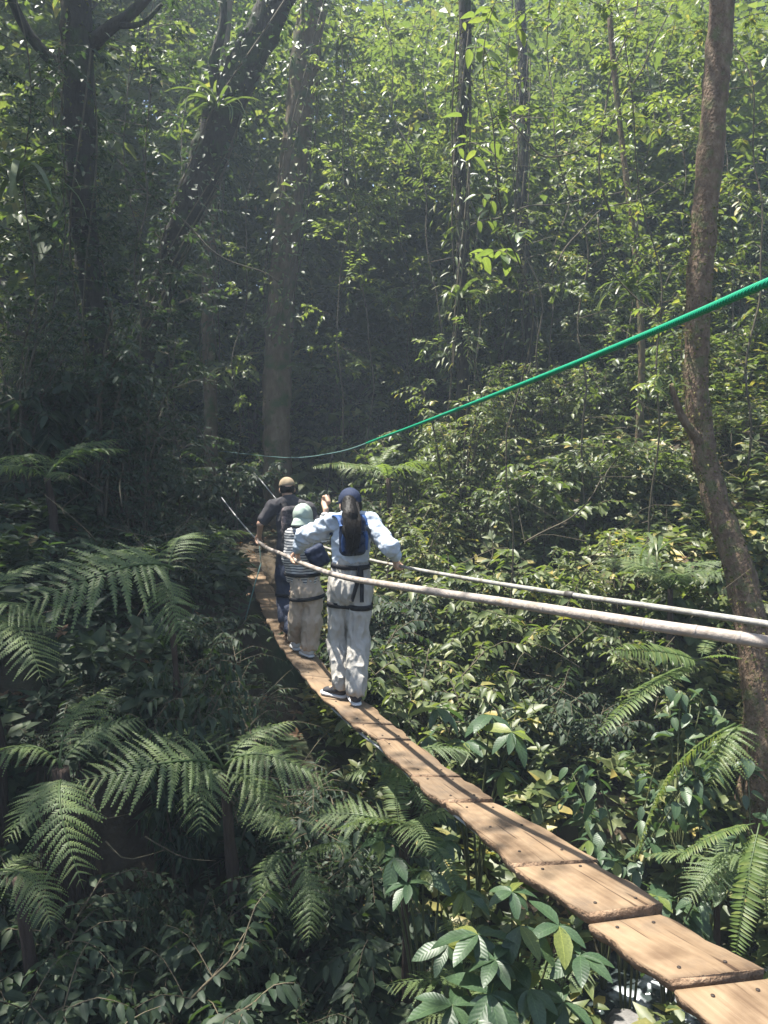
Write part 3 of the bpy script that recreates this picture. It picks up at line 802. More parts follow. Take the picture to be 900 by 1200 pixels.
def tree(label, name, path, rads, mat='bark', crown=None, cscale=1.0, crown_at=None, branches=(), moss=0, moss_size=.05, seed=0, group=None, wob=.12, sides=18, n=70, moss_z=(-9, 99)):
    """path: list of world points, bottom first"""
    b0 = Vector(path[0])
    r = empty(name, b0); tag(r, label, 'tree', group)
    loc = [Vector(p) - b0 for p in path]
    mb, s = trunk_tube(loc, rads, sides=sides, n=n, wob=wob, seed=seed)
    t = obj('trunk', mb.mesh('trunk', True), G[mat], r)
    for bp_, br in branches:
        m2, s2 = trunk_tube([Vector(p) - b0 for p in bp_], br, sides=9, n=24, wob=.15, seed=seed + 3)
        obj('branch', m2.mesh('branch', True), G[mat], r)
    if moss:
        m3 = MB(); moss_tufts(m3, s, moss, moss_size, moss_z[0], moss_z[1], seed)
        if m3.n:
            mo = obj('moss', m3.mesh('moss'), G['moss'], r); mo['kind'] = 'stuff'
    if crown is not None:
        top = loc[-1] if crown_at is None else Vector(crown_at) - b0
        a, b_ = CROWN[crown]
        co = obj('crown', a, None, r); co.location = top; co.scale = (cscale,) * 3; co.rotation_euler.z = seed * 1.7; co['kind'] = 'stuff'
        li = obj('limb', b_, None, r); li.location = top; li.scale = (cscale,) * 3; li.rotation_euler.z = seed * 1.7
    return r

# ------------------------------------------------------------------ taller shrub kinds
for k_, m_, s_, L_, tp_, dr_ in (('a0', 'shrub', 41, .125, L_MD, .3), ('a1', 'shrub', 42, .10, L_MD, .4), ('a2', 'shrub', 43, .085, L_LO, .3), ('d0', 'dark', 44, .10, L_MD, .5), ('d1', 'dark', 45, .095, L_NAR, .45),
                                 ('d2', 'dark', 46, .14, L_MD, .55), ('l0', 'lime', 47, .12, L_MD, .35), ('r0', 'shrub', 48, .14, L_ROUND, .5), ('l1', 'lime', 49, .09, L_LO, .3)):
    proto(k_ + '_t', m_, seed=s_, h=3.4, spread=1.0, stems=9, twigs=30, lpt=11, L=L_, tpl=tp_, droop=dr_, twig_len=.42, bare=.08, arch=.7)
_shrub0 = shrub
def shrub(px, py, d, key, label, **k):
    P = at(px, py, d)
    if P.z - gz(P.x, P.y) > 2.3 and key + '_t' in PROTO: key = key + '_t'
    return _shrub0(px, py, d, key, label, **k)

# ------------------------------------------------------------------ trees with trunks in view
def down(p, dz=.3):
    return Vector((p.x, p.y, min(gz(p.x, p.y) - .1, p.z - dz)))
def px_path(lst): return [at(*q) for q in lst]
# mossy leaning trunk on the right
pp = px_path([(895, 900, 6.4), (890, 800, 6.5), (872, 690, 6.6), (843, 600, 6.7), (823, 520, 6.75), (816, 440, 6.75), (819, 350, 6.7), (829, 230, 6.65), (838, 110, 6.6), (847, 0, 6.55), (853, -130, 6.5)])
pp = [down(pp[0])] + pp + [pp[-1] + Vector((.15, .1, 2.2)), pp[-1] + Vector((.5, .3, 4.2))]
rr = [.22, .18, .155, .132, .118, .108, .105, .108, .110, .110, .110, .108, .1, .08]
tree('slender reddish mossy trunk leaning at the right edge behind the handrails', 'mossy_tree', pp, rr, 'bark_red', 1, 1.1, branches=[
    (px_path([(822, 520, 6.7), (800, 490, 6.6), (786, 450, 6.55)]), [.05, .035, .02])], moss=3800, moss_size=.034, seed=3, wob=.16, sides=28, n=150, moss_z=(.3, 5.5))
# big mossy trunk at the far end of the bridge
pp = px_path([(326, 610, 15), (325, 540, 15), (325, 470, 15), (329, 370, 15), (338, 250, 14.9), (352, 120, 14.7), (366, 0, 14.5), (378, -120, 14.3)])
pp = [down(pp[0])] + pp + [pp[-1] + Vector((.4, -.2, 3))]
tree('thick mossy trunk standing where the bridge lands, behind the hikers', 'mossy_tree', pp, [.40, .31, .285, .275, .275, .28, .28, .27, .25, .18], 'bark', None, moss=1400, moss_size=.06, seed=5, wob=.18, sides=28, n=120)
# dark diagonal trunk
pp = px_path([(138, 500, 12.6), (168, 410, 12.4), (190, 335, 12.2), (214, 262, 12), (243, 190, 11.8), (262, 130, 11.6), (298, 55, 11.4), (335, -20, 11.2), (372, -110, 11)])
pp = [down(pp[0])] + pp + [pp[-1] + Vector((.6, .4, 2.4))]
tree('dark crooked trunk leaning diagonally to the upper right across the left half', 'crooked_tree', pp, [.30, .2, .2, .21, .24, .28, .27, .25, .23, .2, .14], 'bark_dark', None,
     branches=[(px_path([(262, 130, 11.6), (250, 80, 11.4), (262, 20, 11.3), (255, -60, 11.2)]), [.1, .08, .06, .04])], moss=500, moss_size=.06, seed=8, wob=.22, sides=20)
# forked dark trunk at the upper left
pp = px_path([(127, 600, 9.5), (128, 480, 9.5), (112, 380, 9.4), (100, 280, 9.3), (94, 180, 9.2), (92, 90, 9.1), (88, 0, 9), (82, -120, 9)])
pp = [down(pp[0])] + pp + [pp[-1] + Vector((-.3, .2, 2))]
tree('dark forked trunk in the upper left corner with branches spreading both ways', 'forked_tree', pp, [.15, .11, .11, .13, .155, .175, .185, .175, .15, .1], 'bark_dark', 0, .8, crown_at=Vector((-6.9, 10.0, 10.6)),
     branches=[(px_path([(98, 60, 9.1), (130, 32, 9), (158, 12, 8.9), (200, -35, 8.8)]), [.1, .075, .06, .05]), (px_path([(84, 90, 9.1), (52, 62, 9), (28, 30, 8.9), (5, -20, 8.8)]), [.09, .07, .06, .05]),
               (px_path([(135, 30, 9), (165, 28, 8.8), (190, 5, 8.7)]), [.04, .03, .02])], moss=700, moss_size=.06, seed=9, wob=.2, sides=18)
pp = px_path([(543, 440, 10.6), (539, 360, 10.6), (543, 270, 10.6), (538, 180, 10.6), (545, 70, 10.5), (543, -80, 10.4)])
pp = [down(pp[0])] + pp
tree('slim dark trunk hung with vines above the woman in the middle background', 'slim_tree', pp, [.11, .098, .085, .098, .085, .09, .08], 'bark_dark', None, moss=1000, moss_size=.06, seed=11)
pp = px_path([(623, 410, 14.2), (612, 250, 14.2), (614, 120, 14.2), (606, -60, 14.2)])
pp = [down(pp[0])] + pp
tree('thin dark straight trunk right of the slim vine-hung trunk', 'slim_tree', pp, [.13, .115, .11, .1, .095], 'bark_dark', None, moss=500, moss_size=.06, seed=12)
pp = px_path([(246, 620, 15.4), (247, 480, 15.4), (244, 350, 15.4), (250, 220, 15.3), (262, 60, 15.2), (270, -80, 15)])
pp = [down(pp[0])] + pp
tree('thin brown trunk beside the bridge landing where the handrail cable is tied', 'slim_tree', pp, [.17, .145, .14, .14, .13, .12, .11], 'bark', None, moss=900, moss_size=.08, seed=13)
pp = px_path([(752, 420, 11), (745, 300, 11), (728, 160, 11), (716, 40, 11), (712, -60, 11)])
pp = [down(pp[0])] + pp
tree('thin bending stem in the sunlit thicket left of the reddish trunk', 'slim_tree', pp, [.06, .05, .045, .04, .04, .035], 'bark', None, moss=200, moss_size=.06, seed=14, sides=10)

# canopy trees whose crowns hang above the frame, set there to throw the shade
CAN = [(-7.6, 8.6, 8.2, 1, .9, 'left of the forked trunk'), (-7.1, 12.8, 10.2, 2, 1.0, 'behind the forked trunk'), (-11, 13, 9.5, 0, 1.1, 'deep in the upper left shade'),
       (-7.5, 19.5, 12.5, 1, 1.1, 'behind the bridge landing'), (-11.5, 20, 12.5, 0, 1.3, 'far back on the left'), (-11.5, 5.5, 8.5, 1, 1.3, 'beyond the left edge'), (-5.7, 6.5, 7.4, 2, 1.1, 'added out of view to shade the left ferns'), (-4.5, 4.5, 6.6, 2, .95, 'added out of view to shade the near left bank')]
for i, (x, y, z, c_, s_, wh) in enumerate(CAN):
    zb = gz(x, y) - .1
    pp = [Vector((x + (-1.6 if i == 1 else .4), y + .1, zb)), Vector((x + (-1.3 if i == 1 else .25), y, zb + (z - zb) * .3)), Vector((x + .1, y + .1, zb + (z - zb) * .6)), Vector((x, y, z))]
    tree('tall straight canopy tree ' + wh, 'canopy_tree', pp, [.26, .2, .17, .12], 'bark_dark', c_, s_, crown_at=pp[-1] + Vector((0, 0, 1.2)), seed=20 + i, group='canopy trees')

# ------------------------------------------------------------------ climbing leaves on trunks
def climber(label, px, rad, n, L, mat, tpl, seed, spread=1.0, group='climbing plants on trunks', hang=.5, cat='vine'):
    global RNG
    RNG = np.random.default_rng(seed)
    pts = spline(px_path(px), 60)
    b0 = Vector(pts[0]); r = empty('climbing_vine', b0); tag(r, label, cat, group)
    mb, sb = MB(), MB()
    for k in range(5):
        a = RNG.uniform(0, 6.28); off = np.stack([np.cos(a + np.linspace(0, 4, 60)) * rad, np.sin(a + np.linspace(0, 4, 60)) * rad, np.zeros(60)], 1)
        sb.tube(pts + off - np.array(b0), .012, 4, cap=False)
    i = RNG.integers(0, 60, n); a = RNG.uniform(0, 6.28, n); rr = rad * (1 + spread * RNG.random(n) ** 1.7)
    o = np.stack([np.cos(a), np.sin(a), np.zeros(n)], 1)
    clump = .5 + .5 * np.sin(i * .45 + np.floor(a * 1.2) * 2.1)
    P = pts[i] + o * (rr * (.7 + .6 * clump))[:, None] + jit(n, .05)
    mb.stamp(tpl, P - np.array(b0), nrm(o + jit(n, .5) + np.array([0, 0, -hang])), nrm(o * .6 + np.array([0, 0, 1.0]) + jit(n, .4)), L * RNG.uniform(.6, 1.3, n))
    f = obj('foliage', mb.mesh('climber'), G[mat], r); f['kind'] = 'stuff'
    obj('stem', sb.mesh('climber_stem'), G['twig'], r)
climber('dense leafy climber wrapping the upper half of the thick mossy trunk', [(330, 400, 14.9), (332, 330, 14.9), (338, 250, 14.8), (350, 130, 14.6), (364, 10, 14.4), (374, -60, 14.4)], .38, 1500, .15, 'shrub', L_MD, 61, 1.4)
climber('fringe of ferny climber leaves on the dark crooked trunk', [(170, 400, 12.2), (192, 330, 12), (216, 260, 11.8), (245, 190, 11.6), (264, 128, 11.4), (300, 52, 11.2), (335, -25, 11)], .28, 1100, .11, 'dark', L_MD, 62, 1.3)
climber('drooping leaves climbing the slim dark trunk above the woman', [(541, 430, 10.5), (541, 300, 10.5), (540, 180, 10.5), (543, 40, 10.4)], .13, 420, .13, 'shrub', L_NAR, 63, 2.2, hang=1.0)
climber('leafy vine clinging to the dark forked trunk', [(125, 470, 9.4), (112, 380, 9.3), (100, 280, 9.2), (94, 180, 9.1), (90, 60, 9)], .2, 450, .10, 'dark', L_MD, 64, 2.0)
climber('sparse leaves on the thin straight background trunk', [(622, 400, 14), (612, 250, 14), (612, 60, 14)], .15, 420, .13, 'shrub', L_MD, 65, 2.5)
climber('hanging curtain of small leaves on the thin brown trunk by the landing', [(247, 440, 15.2), (245, 350, 15.2), (251, 220, 15.1), (262, 60, 15)], .2, 900, .13, 'dark', L_MD, 66, 2.5)

# ------------------------------------------------------------------ strap-leaved epiphytes
def arc_leaf(n=9, w=.035, bend=1.5):
    V, T, A = [], [], []
    for i in range(n):
        t = i / (n - 1); a = 1.25 - bend * 1.5 * t
        x = 0 if i == 0 else V[-1][0] + math.cos(a) / (n - 1); z = 0 if i == 0 else V[-1][2] + math.sin(a) / (n - 1)
        ww = w * (math.sin(math.pi * (.12 + .86 * t)) ** .6)
        V += [(x, ww, z + ww * .4), (x, 0, z), (x, -ww, z + ww * .4)] if False else [(x, ww, z), (x, -ww, z)]
        A += [0, 0]
        if i:
            k = 2 * i; T += [(k - 2, k - 1, k + 1), (k - 2, k + 1, k)]
    return np.array(V, float), np.array(T, int), np.array(A, float)
ARC = [arc_leaf(), arc_leaf(bend=1.1), arc_leaf(bend=1.9, w=.03)]
STRAP = []
for k, t in enumerate(ARC):
    me = new_mesh('strap_leaf', t[0], t[1], np.linspace(.2, .8, len(t[0])), t[2]); me.materials.append(G['strap']); STRAP.append(me)
def rosette(px, py, d, n, L, label, seed, dy=(0, 6.283), group='strap-leaved epiphytes', name='epiphyte'):
    rg = random.Random(seed); c = at(px, py, d); r = empty(name, c); tag(r, label, 'epiphyte', group)
    for k in range(n):
        o = obj('leaf', STRAP[k % 3], None, r)
        s = L * rg.uniform(.65, 1.15)
        o.scale = (s, s * rg.uniform(.8, 1.3), s); o.rotation_euler = (rg.uniform(-.3, .3), rg.uniform(-.35, .5), dy[0] + (dy[1] - dy[0]) * rg.random())
rosette(18, 215, 8.3, 30, 1.0, 'large strap-leaved epiphyte with pale drooping leaves at the upper left edge', 1)
rosette(538, 352, 10.4, 26, .6, 'tuft of arching strap leaves on the slim dark trunk', 2)
rosette(255, 130, 11.2, 36, .8, 'bird-nest epiphyte in the crook of the dark crooked trunk', 3)
rosette(790, 455, 6.55, 26, .22, 'shaggy brown-green tuft on the stub of the reddish trunk', 4)
rosette(740, 345, 9.5, 26, .6, 'yellowish strap-leaved clump in the thicket under the green rope', 5)
rosette(395, 60, 14.2, 22, .8, 'strap-leaved tuft high on the thick mossy trunk', 6)
rosette(560, 18, 15, 20, .9, 'grassy tuft at the top centre of the canopy', 7)
rosette(770, 650, 6.4, 18, .45, 'grassy clump at the foot of the reddish trunk', 8)

# ------------------------------------------------------------------ saplings with their own twigs (upper right thicket)
def sapling(label, px, r0, n_tw, tl, lpt, L, mat, tpl, seed, z_from=.3, group='saplings in the sunlit thicket', droop=.3, dirb=None):
    global RNG
    RNG = np.random.default_rng(seed)
    pts = px_path(px); pts = [down(pts[0])] + pts
    p = spline(pts, 40)
    p += np.array([[mnoise.noise(Vector((v[0] * .7 + seed, v[1] * .7, v[2] * .8 + 9 * c_))) * .28 * min(1, j_ / 8) for c_ in range(2)] + [0] for j_, v in enumerate(p)])
    b0 = p[0].copy(); r = empty('sapling', b0); tag(r, label, 'sapling', group)
    tb, lf = MB(), MB()
    tb.tube(p - b0, np.linspace(r0 * .8, r0 * .25, 40), 7, wob=.1, seed=seed)
    for k in range(n_tw):
        t = z_from + (1 - z_from) * (k + RNG.random()) / n_tw; i = min(int(t * 39), 38); q = p[i] - b0
        a = RNG.uniform(0, 6.28); dd = nrm(np.array([math.cos(a), math.sin(a), RNG.uniform(-.1, .7)]))
        if dirb is not None: dd = nrm(dd + np.array(dirb))
        ln = tl * RNG.uniform(.5, 1.3); e = q + dd * ln; e[2] -= .2 * ln
        tw = spline([q, (q + e) / 2 + np.array([0, 0, .1 * ln]) + jit(1, .05 * ln)[0], e], 7)
        tb.tube(tw, np.linspace(r0 * .28, .003, 7), 4, cap=False)
        for s in range(3):
            u = tw[2 + s]; d2 = nrm(dd + jit(1, .7)[0]); e2 = u + d2 * ln * .45; e2[2] -= .06
            tb.tube(np.array([u, (u + e2) / 2, e2]), .003, 3, cap=False)
            twig_leaves(lf, np.array([u, (u + e2) / 2 + [0, 0, .02], e2]), lpt, L, tpl, droop=droop, t0=.2)
        twig_leaves(lf, tw, lpt, L, tpl, droop=droop, t0=.4)
    obj('trunk', tb.mesh('sapling_wood', True), G['twig'], r)
    f = obj('crown', lf.mesh('sapling_leaves'), G[mat], r); f['kind'] = 'stuff'
    return r
SAP = [
 ('sapling with large backlit leaves hanging over the dark gap at top centre', [(600, 420, 7.5), (585, 250, 7.2), (560, 120, 7), (575, 20, 6.9), (600, -60, 6.8)], .02, 11, .55, 3, .17, 'lime', L_HI, 1, .25),
 ('sapling with yellow-green leaves left of the thin straight trunk', [(520, 420, 12), (500, 260, 12), (470, 140, 12), (450, 20, 12), (440, -60, 12)], .035, 22, .9, 6, .16, 'lime', L_MD, 2, .2),
 ('bushy sapling filling the top right corner behind the reddish trunk', [(880, 420, 9), (890, 250, 9), (880, 100, 9), (870, -60, 9)], .035, 26, .9, 7, .14, 'shrub', L_MD, 3, .1),
 ('twiggy sapling just left of the reddish trunk', [(770, 430, 8.5), (765, 300, 8.5), (740, 150, 8.3), (730, 10, 8.2), (725, -70, 8.2)], .025, 20, .8, 6, .13, 'lime', L_MD, 4, .15),
 ('sapling with small glossy leaves in the middle of the upper right thicket', [(690, 400, 9.5), (680, 280, 9.5), (660, 150, 9.5), (650, 10, 9.5), (640, -60, 9.5)], .03, 24, .9, 7, .13, 'shrub', L_MD, 5, .12),
 ('tall sapling in front of the thin straight background trunk', [(640, 430, 12), (620, 280, 12), (600, 150, 12), (590, -60, 12)], .04, 26, 1.1, 7, .15, 'shrub', L_MD, 6, .15),
 ('sunlit sapling against the thick mossy trunk at top centre', [(430, 420, 14), (420, 250, 14), (410, 120, 14), (420, -40, 14)], .04, 26, 1.2, 7, .17, 'lime', L_MD, 7, .25),
 ('dark sapling between the crooked and forked trunks', [(170, 420, 9.5), (165, 300, 9.5), (175, 160, 9.3), (185, 40, 9.2), (190, -60, 9.2)], .03, 24, .9, 8, .12, 'dark', L_MD, 8, .1),
 ('dark sapling at the far left edge', [(40, 460, 8.5), (35, 320, 8.5), (30, 180, 8.4), (25, 20, 8.3), (20, -60, 8.3)], .03, 24, .8, 8, .115, 'dark', L_MD, 9, .05),
 ('dark sapling right of the forked trunk with pale drooping leaves', [(150, 470, 10), (148, 360, 10), (140, 250, 9.8), (150, 150, 9.8), (160, 30, 9.8)], .025, 22, .8, 8, .12, 'dark', L_MD, 10, .1),
 ('thin sapling over the bridge landing with bright twig tips', [(275, 470, 13), (285, 380, 13), (292, 250, 13), (300, 100, 13), (305, -40, 13)], .02, 14, .5, 7, .12, 'shrub', L_MD, 11, .1),
 ('leafy sapling right of the thin bending stem', [(810, 400, 10.5), (800, 260, 10.5), (790, 120, 10.5), (785, -60, 10.5)], .03, 24, 1.0, 7, .14, 'shrub', L_MD, 12, .1),
 ('sapling with pointed leaves above the bend of the green rope', [(560, 440, 10.5), (545, 340, 10.5), (530, 220, 10.5), (520, 100, 10.5)], .025, 16, .8, 6, .14, 'shrub', L_MD, 13, .1),
 ('dark sapling left of the thick mossy trunk', [(200, 420, 13), (205, 250, 13), (215, 100, 13), (220, -60, 13)], .03, 22, 1.1, 8, .14, 'dark', L_MD, 14, .1),
 ('pale sapling in the hazy gap behind the crooked trunk', [(170, 330, 17), (165, 200, 17), (175, 60, 17), (180, -60, 17)], .05, 28, 1.5, 8, .19, 'shrub', L_MD, 15, .1),
]
SAP += [
 ('leafy sapling at the very top right of centre', [(560, 330, 13), (530, 200, 13), (500, 80, 13), (490, -60, 13)], .03, 34, 1.2, 9, .15, 'shrub', L_MD, 16, .05),
 ('sunlit sapling under the top edge left of the slim dark trunk', [(480, 380, 15), (470, 230, 15), (480, 100, 15), (500, -60, 15)], .03, 36, 1.3, 9, .17, 'lime', L_MD, 17, .1),
 ('bushy sapling right of the thin straight trunk', [(650, 380, 13.5), (660, 240, 13.5), (680, 110, 13.5), (690, -60, 13.5)], .03, 36, 1.2, 9, .15, 'shrub', L_MD, 18, .05),
 ('bushy sapling behind the twiggy sapling', [(740, 360, 12.5), (755, 220, 12.5), (770, 90, 12.5), (775, -60, 12.5)], .03, 36, 1.2, 9, .14, 'lime', L_MD, 19, .05),
 ('pale sapling behind the reddish trunk', [(860, 380, 12), (850, 230, 12), (830, 100, 12), (820, -60, 12)], .03, 34, 1.2, 9, .14, 'shrub', L_MD, 20, .05),
 ('spindly sapling leaning over the slim dark trunk', [(590, 360, 14.5), (570, 220, 14.5), (555, 100, 14.5), (570, -60, 14.5)], .03, 34, 1.3, 9, .16, 'shrub', L_MD, 21, .05),
 ('yellowish sapling between the thick mossy trunk and the gap', [(400, 330, 13.5), (405, 220, 13.5), (400, 110, 13.5), (395, -60, 13.5)], .03, 32, 1.0, 9, .15, 'lime', L_MD, 22, .15),
 ('dense dark sapling under the forked trunk branches', [(80, 430, 8.9), (70, 300, 8.9), (60, 170, 8.9), (70, 40, 8.9)], .025, 30, .8, 9, .11, 'dark', L_MD, 23, .05),
 ('dense dark sapling at the foot of the crooked trunk', [(205, 500, 10.6), (200, 400, 10.6), (190, 300, 10.6), (180, 200, 10.6)], .025, 24, .6, 9, .12, 'dark', L_MD, 24, .05),
]
THIN = {2: 9, 6: 10, 13: 8, 16: 18, 17: 22, 21: 18, 7: 16}
for a in SAP:
    far_ = a[1][0][2] > 8.2
    sapling(a[0], a[1], a[2] * .6, THIN.get(a[9], a[3]), a[4], int(a[5] * (1.45 if far_ else 1)), a[6] * (.74 if far_ else 1), a[7], a[8], 100 + a[9], a[10])

# lianas: thin bare curved stems in the thicket
LI = [([(600, 140, 9), (640, 180, 9), (700, 160, 8.8), (760, 60, 8.6), (800, -40, 8.6)], .012, 'thin liana looping under the top right branches'),
      ([(716, 260, 9), (700, 180, 9), (720, 90, 9), (745, 0, 9), (750, -60, 9)], .014, 'upright liana beside the thin bending stem'),
      ([(640, 330, 10), (690, 260, 10), (740, 230, 10), (800, 210, 9.8)], .012, 'slanting liana crossing the middle of the thicket'),
      ([(535, 270, 13), (600, 245, 13), (680, 235, 12.6), (760, 210, 12.4)], .014, 'near-level liana reaching right from the slim dark trunk'),
      ([(700, 250, 8), (715, 310, 8), (740, 350, 8), (765, 372, 8)], .009, 'short curved liana above the yellowish strap clump'),
      ([(168, 490, 9), (200, 520, 9), (225, 500, 9), (250, 560, 9)], .010, 'pale bent twig hanging over the left end of the bridge'),
      ([(120, 180, 10), (190, 240, 10), (260, 290, 10), (330, 330, 10.5)], .014, 'slanting vine stem across the shaded left trees'),
      ([(610, 640, 7.6), (650, 615, 7.6), (690, 580, 7.5), (705, 560, 7.5)], .010, 'bare straight twig rising from the sunlit shrubs')]
for i, (p_, r_, l_) in enumerate(LI):
    q = spline(px_path(p_), 26); q += np.array([[mnoise.noise(Vector(v) * 1.5 + Vector((i, k, 0))) * .12 for k in range(3)] for v in q])
    mb = MB(); mb.tube(q, np.linspace(r_, r_ * .6, 26), 6)
    tag(obj('liana', mb.mesh('liana', True), G['twig']), l_, 'liana', 'lianas')

# ------------------------------------------------------------------ undergrowth that nobody could count
def spray_tpl(seed, L=.16, n_tw=7, lpt=6, ln=1.0, tpl=L_LO):
    global RNG
    RNG = np.random.default_rng(seed); mb = MB()
    spray(mb, np.zeros(3), np.array([1.0, 0, .1]), ln, n_tw, lpt, L, tpl)
    return np.concatenate(mb.V), np.concatenate(mb.T), np.concatenate(mb.R)
def clump_tpl(seed, n=8, L=.5, tpl=L_LO):
    global RNG
    RNG = np.random.default_rng(seed); mb = MB()
    a = np.linspace(0, 6.28, n, endpoint=False) + RNG.uniform(-.4, .4, n)
    X = np.stack([np.cos(a), np.sin(a), RNG.uniform(-.1, .5, n)], 1)
    P = np.stack([np.zeros(n), np.zeros(n), RNG.uniform(0, .5, n)], 1)
    mb.stamp(tpl, P, X, np.array([0, 0, 1.0]) + jit(n, .3), L * RNG.uniform(.6, 1.2, n))
    return np.concatenate(mb.V), np.concatenate(mb.T), np.concatenate(mb.R)
def stamp_many(mb, tpls, P, X, up, size, tone):
    k = len(tpls); w = RNG.integers(0, k, len(P))
    for j, (V, T, R) in enumerate(tpls):
        s = w == j; m = int(s.sum())
        if not m: continue
        Xn = nrm(X[s]); Y = nrm(np.cross(up[s], Xn)); Z = np.cross(Xn, Y); sz = size[s][:, None, None]
        Q = (V[None, :, 0:1] * Xn[:, None] + V[None, :, 1:2] * Y[:, None] + V[None, :, 2:3] * Z[:, None]) * sz + P[s][:, None]
        TT = (T[None] + (np.arange(m) * len(V))[:, None, None]).reshape(-1, 3)
        mb.add(Q.reshape(-1, 3), TT, R=np.clip(np.tile(R, m) * .75 + np.repeat(tone[s], len(V)) * .35 - .05, 0, 1))
SPR = [spray_tpl(70 + k, L=.15 + .03 * (k % 3)) for k in range(5)]
CLP = [clump_tpl(80 + k, tpl=(L_MD if k % 2 else L_LO)) for k in range(5)]
# far forest: boughs through a thick wall of woodland beyond the gully
RNG = np.random.default_rng(5)
mb = MB(); N = 8000
P = np.stack([RNG.uniform(-17, 17, N), RNG.uniform(16.5, 33, N), RNG.uniform(0, 1, N) ** 1.1], 1)
P[:, 2] *= np.where(P[:, 0] < -3.5, 12, 7.0 + (P[:, 1] - 16.5) / 16.5 * 6.0)
P[:, 0] *= (.45 + .55 * (P[:, 1] - 16) / 17)
den = np.array([mnoise.noise(Vector(p * np.array([.42, .32, .36]))) for p in P])
keep = den * 1.5 + .24 - .02 * P[:, 2] > RNG.uniform(-.08, .22, N)
P = P[keep]; den = den[keep]; P[:, 2] += ground(P[:, 0], P[:, 1])
vv = np.arctan2(P[:, 2] - CAM_Z, P[:, 1]); P_ok = (vv < math.radians(36)); P = P[P_ok]
n = len(P)
X = np.stack([RNG.normal(0, 1, n), RNG.normal(-.6, .8, n), RNG.uniform(-.3, .4, n)], 1)
stamp_many(mb, SPR, P, X, np.array([0, 0, 1.0]) + jit(n, .2), RNG.uniform(1.2, 2.3, n), RNG.random(n))
K = 2100; P = np.stack([RNG.uniform(-30, 30, K), RNG.uniform(33, 42, K), RNG.uniform(0, 23, K)], 1); P[:, 2] += ground(P[:, 0], P[:, 1]) - 2
P = P[P[:, 2] < 25]; n = len(P)
X = np.stack([RNG.normal(0, 1, n), RNG.normal(-.6, .8, n), RNG.uniform(-.3, .4, n)], 1)
stamp_many(mb, SPR, P, X, np.array([0, 0, 1.0]) + jit(n, .2), RNG.uniform(2.6, 4.2, n), RNG.random(n))
o = obj('distant_forest', mb.mesh('distant_forest'), G['far'], kind='stuff'); tag(o, 'dense mass of distant rainforest foliage filling the background', 'forest')
# ground cover
def cover(name, label, N, xr, yr, mat, size, hmax, seed, cond=None):
    global RNG
    RNG = np.random.default_rng(seed); mb = MB()
    x = RNG.uniform(*xr, N); y = RNG.uniform(*yr, N)
    if cond is not None:
        k = cond(x, y); x, y = x[k], y[k]
    n = len(x); h = RNG.random(n) ** 2 * hmax * (.55 + .45 * np.sin(x * 1.7 + y) * np.sin(y * 1.3))
    P = np.stack([x, y, ground(x, y) + .02 + np.abs(h)], 1)
    X = np.stack([RNG.normal(0, 1, n), RNG.normal(0, 1, n), RNG.normal(0, .2, n)], 1)
    e = .3
    gn = np.stack([-(ground(x + e, y) - ground(x - e, y)) / (2 * e), -(ground(x, y + e) - ground(x, y - e)) / (2 * e), np.ones(n)], 1)
    stamp_many(mb, CLP, P, X, nrm(nrm(gn) + np.array([0, 0, .6])) + jit(n, .15), RNG.uniform(.6, 1.3, n) * size, RNG.random(n))
    o = obj(name, mb.mesh(name), G[mat], kind='stuff'); tag(o, label, 'undergrowth')
def side(x, y): # metres right of the walkway
    i = np.argmin((PATH[None, :, 1] - y[:, None]) ** 2, axis=1)
    return (x - PATH[i, 0])
near_ok = lambda x, y: (y > 1.9 - .1 * x)
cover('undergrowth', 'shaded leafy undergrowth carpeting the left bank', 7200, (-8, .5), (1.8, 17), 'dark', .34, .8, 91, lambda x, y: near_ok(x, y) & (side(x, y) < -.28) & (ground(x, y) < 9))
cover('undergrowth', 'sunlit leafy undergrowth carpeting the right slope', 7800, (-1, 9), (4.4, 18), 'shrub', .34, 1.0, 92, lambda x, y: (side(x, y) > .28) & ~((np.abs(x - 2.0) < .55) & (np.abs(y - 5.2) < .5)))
RNG = np.random.default_rng(97); mb = MB()
for k in range(420):
    left = k % 3 == 0
    x, y = (RNG.uniform(-5, -.8), RNG.uniform(4, 12)) if left else (RNG.uniform(-.2, 5), RNG.uniform(6, 14))
    if abs(float(side(np.array([x]), np.array([y]))[0])) < 1.3: continue
    z = gz(x, y) + RNG.uniform(.1, 1.5); a = RNG.uniform(0, 6.28); ln = RNG.uniform(.3, 1.1); q = np.array([x, y, z])
    e = q + ln * nrm(np.array([math.cos(a), math.sin(a), RNG.normal(.2, .6)])); mb.tube(spline([q, (q + e) / 2 + jit(1, .08)[0], e], 6), np.linspace(.006, .002, 6), 3, R=RNG.random(), cap=False)
o = obj('dead_twigs', mb.mesh('dead_twigs'), G['twig'], kind='stuff'); tag(o, 'tangle of thin dead twigs caught among the shrubs', 'twigs')
cover('leaf_litter', 'dry brown leaf litter scattered on the gully slopes', 900, (-6, 6), (3.5, 15), 'dry', .16, .04, 93)

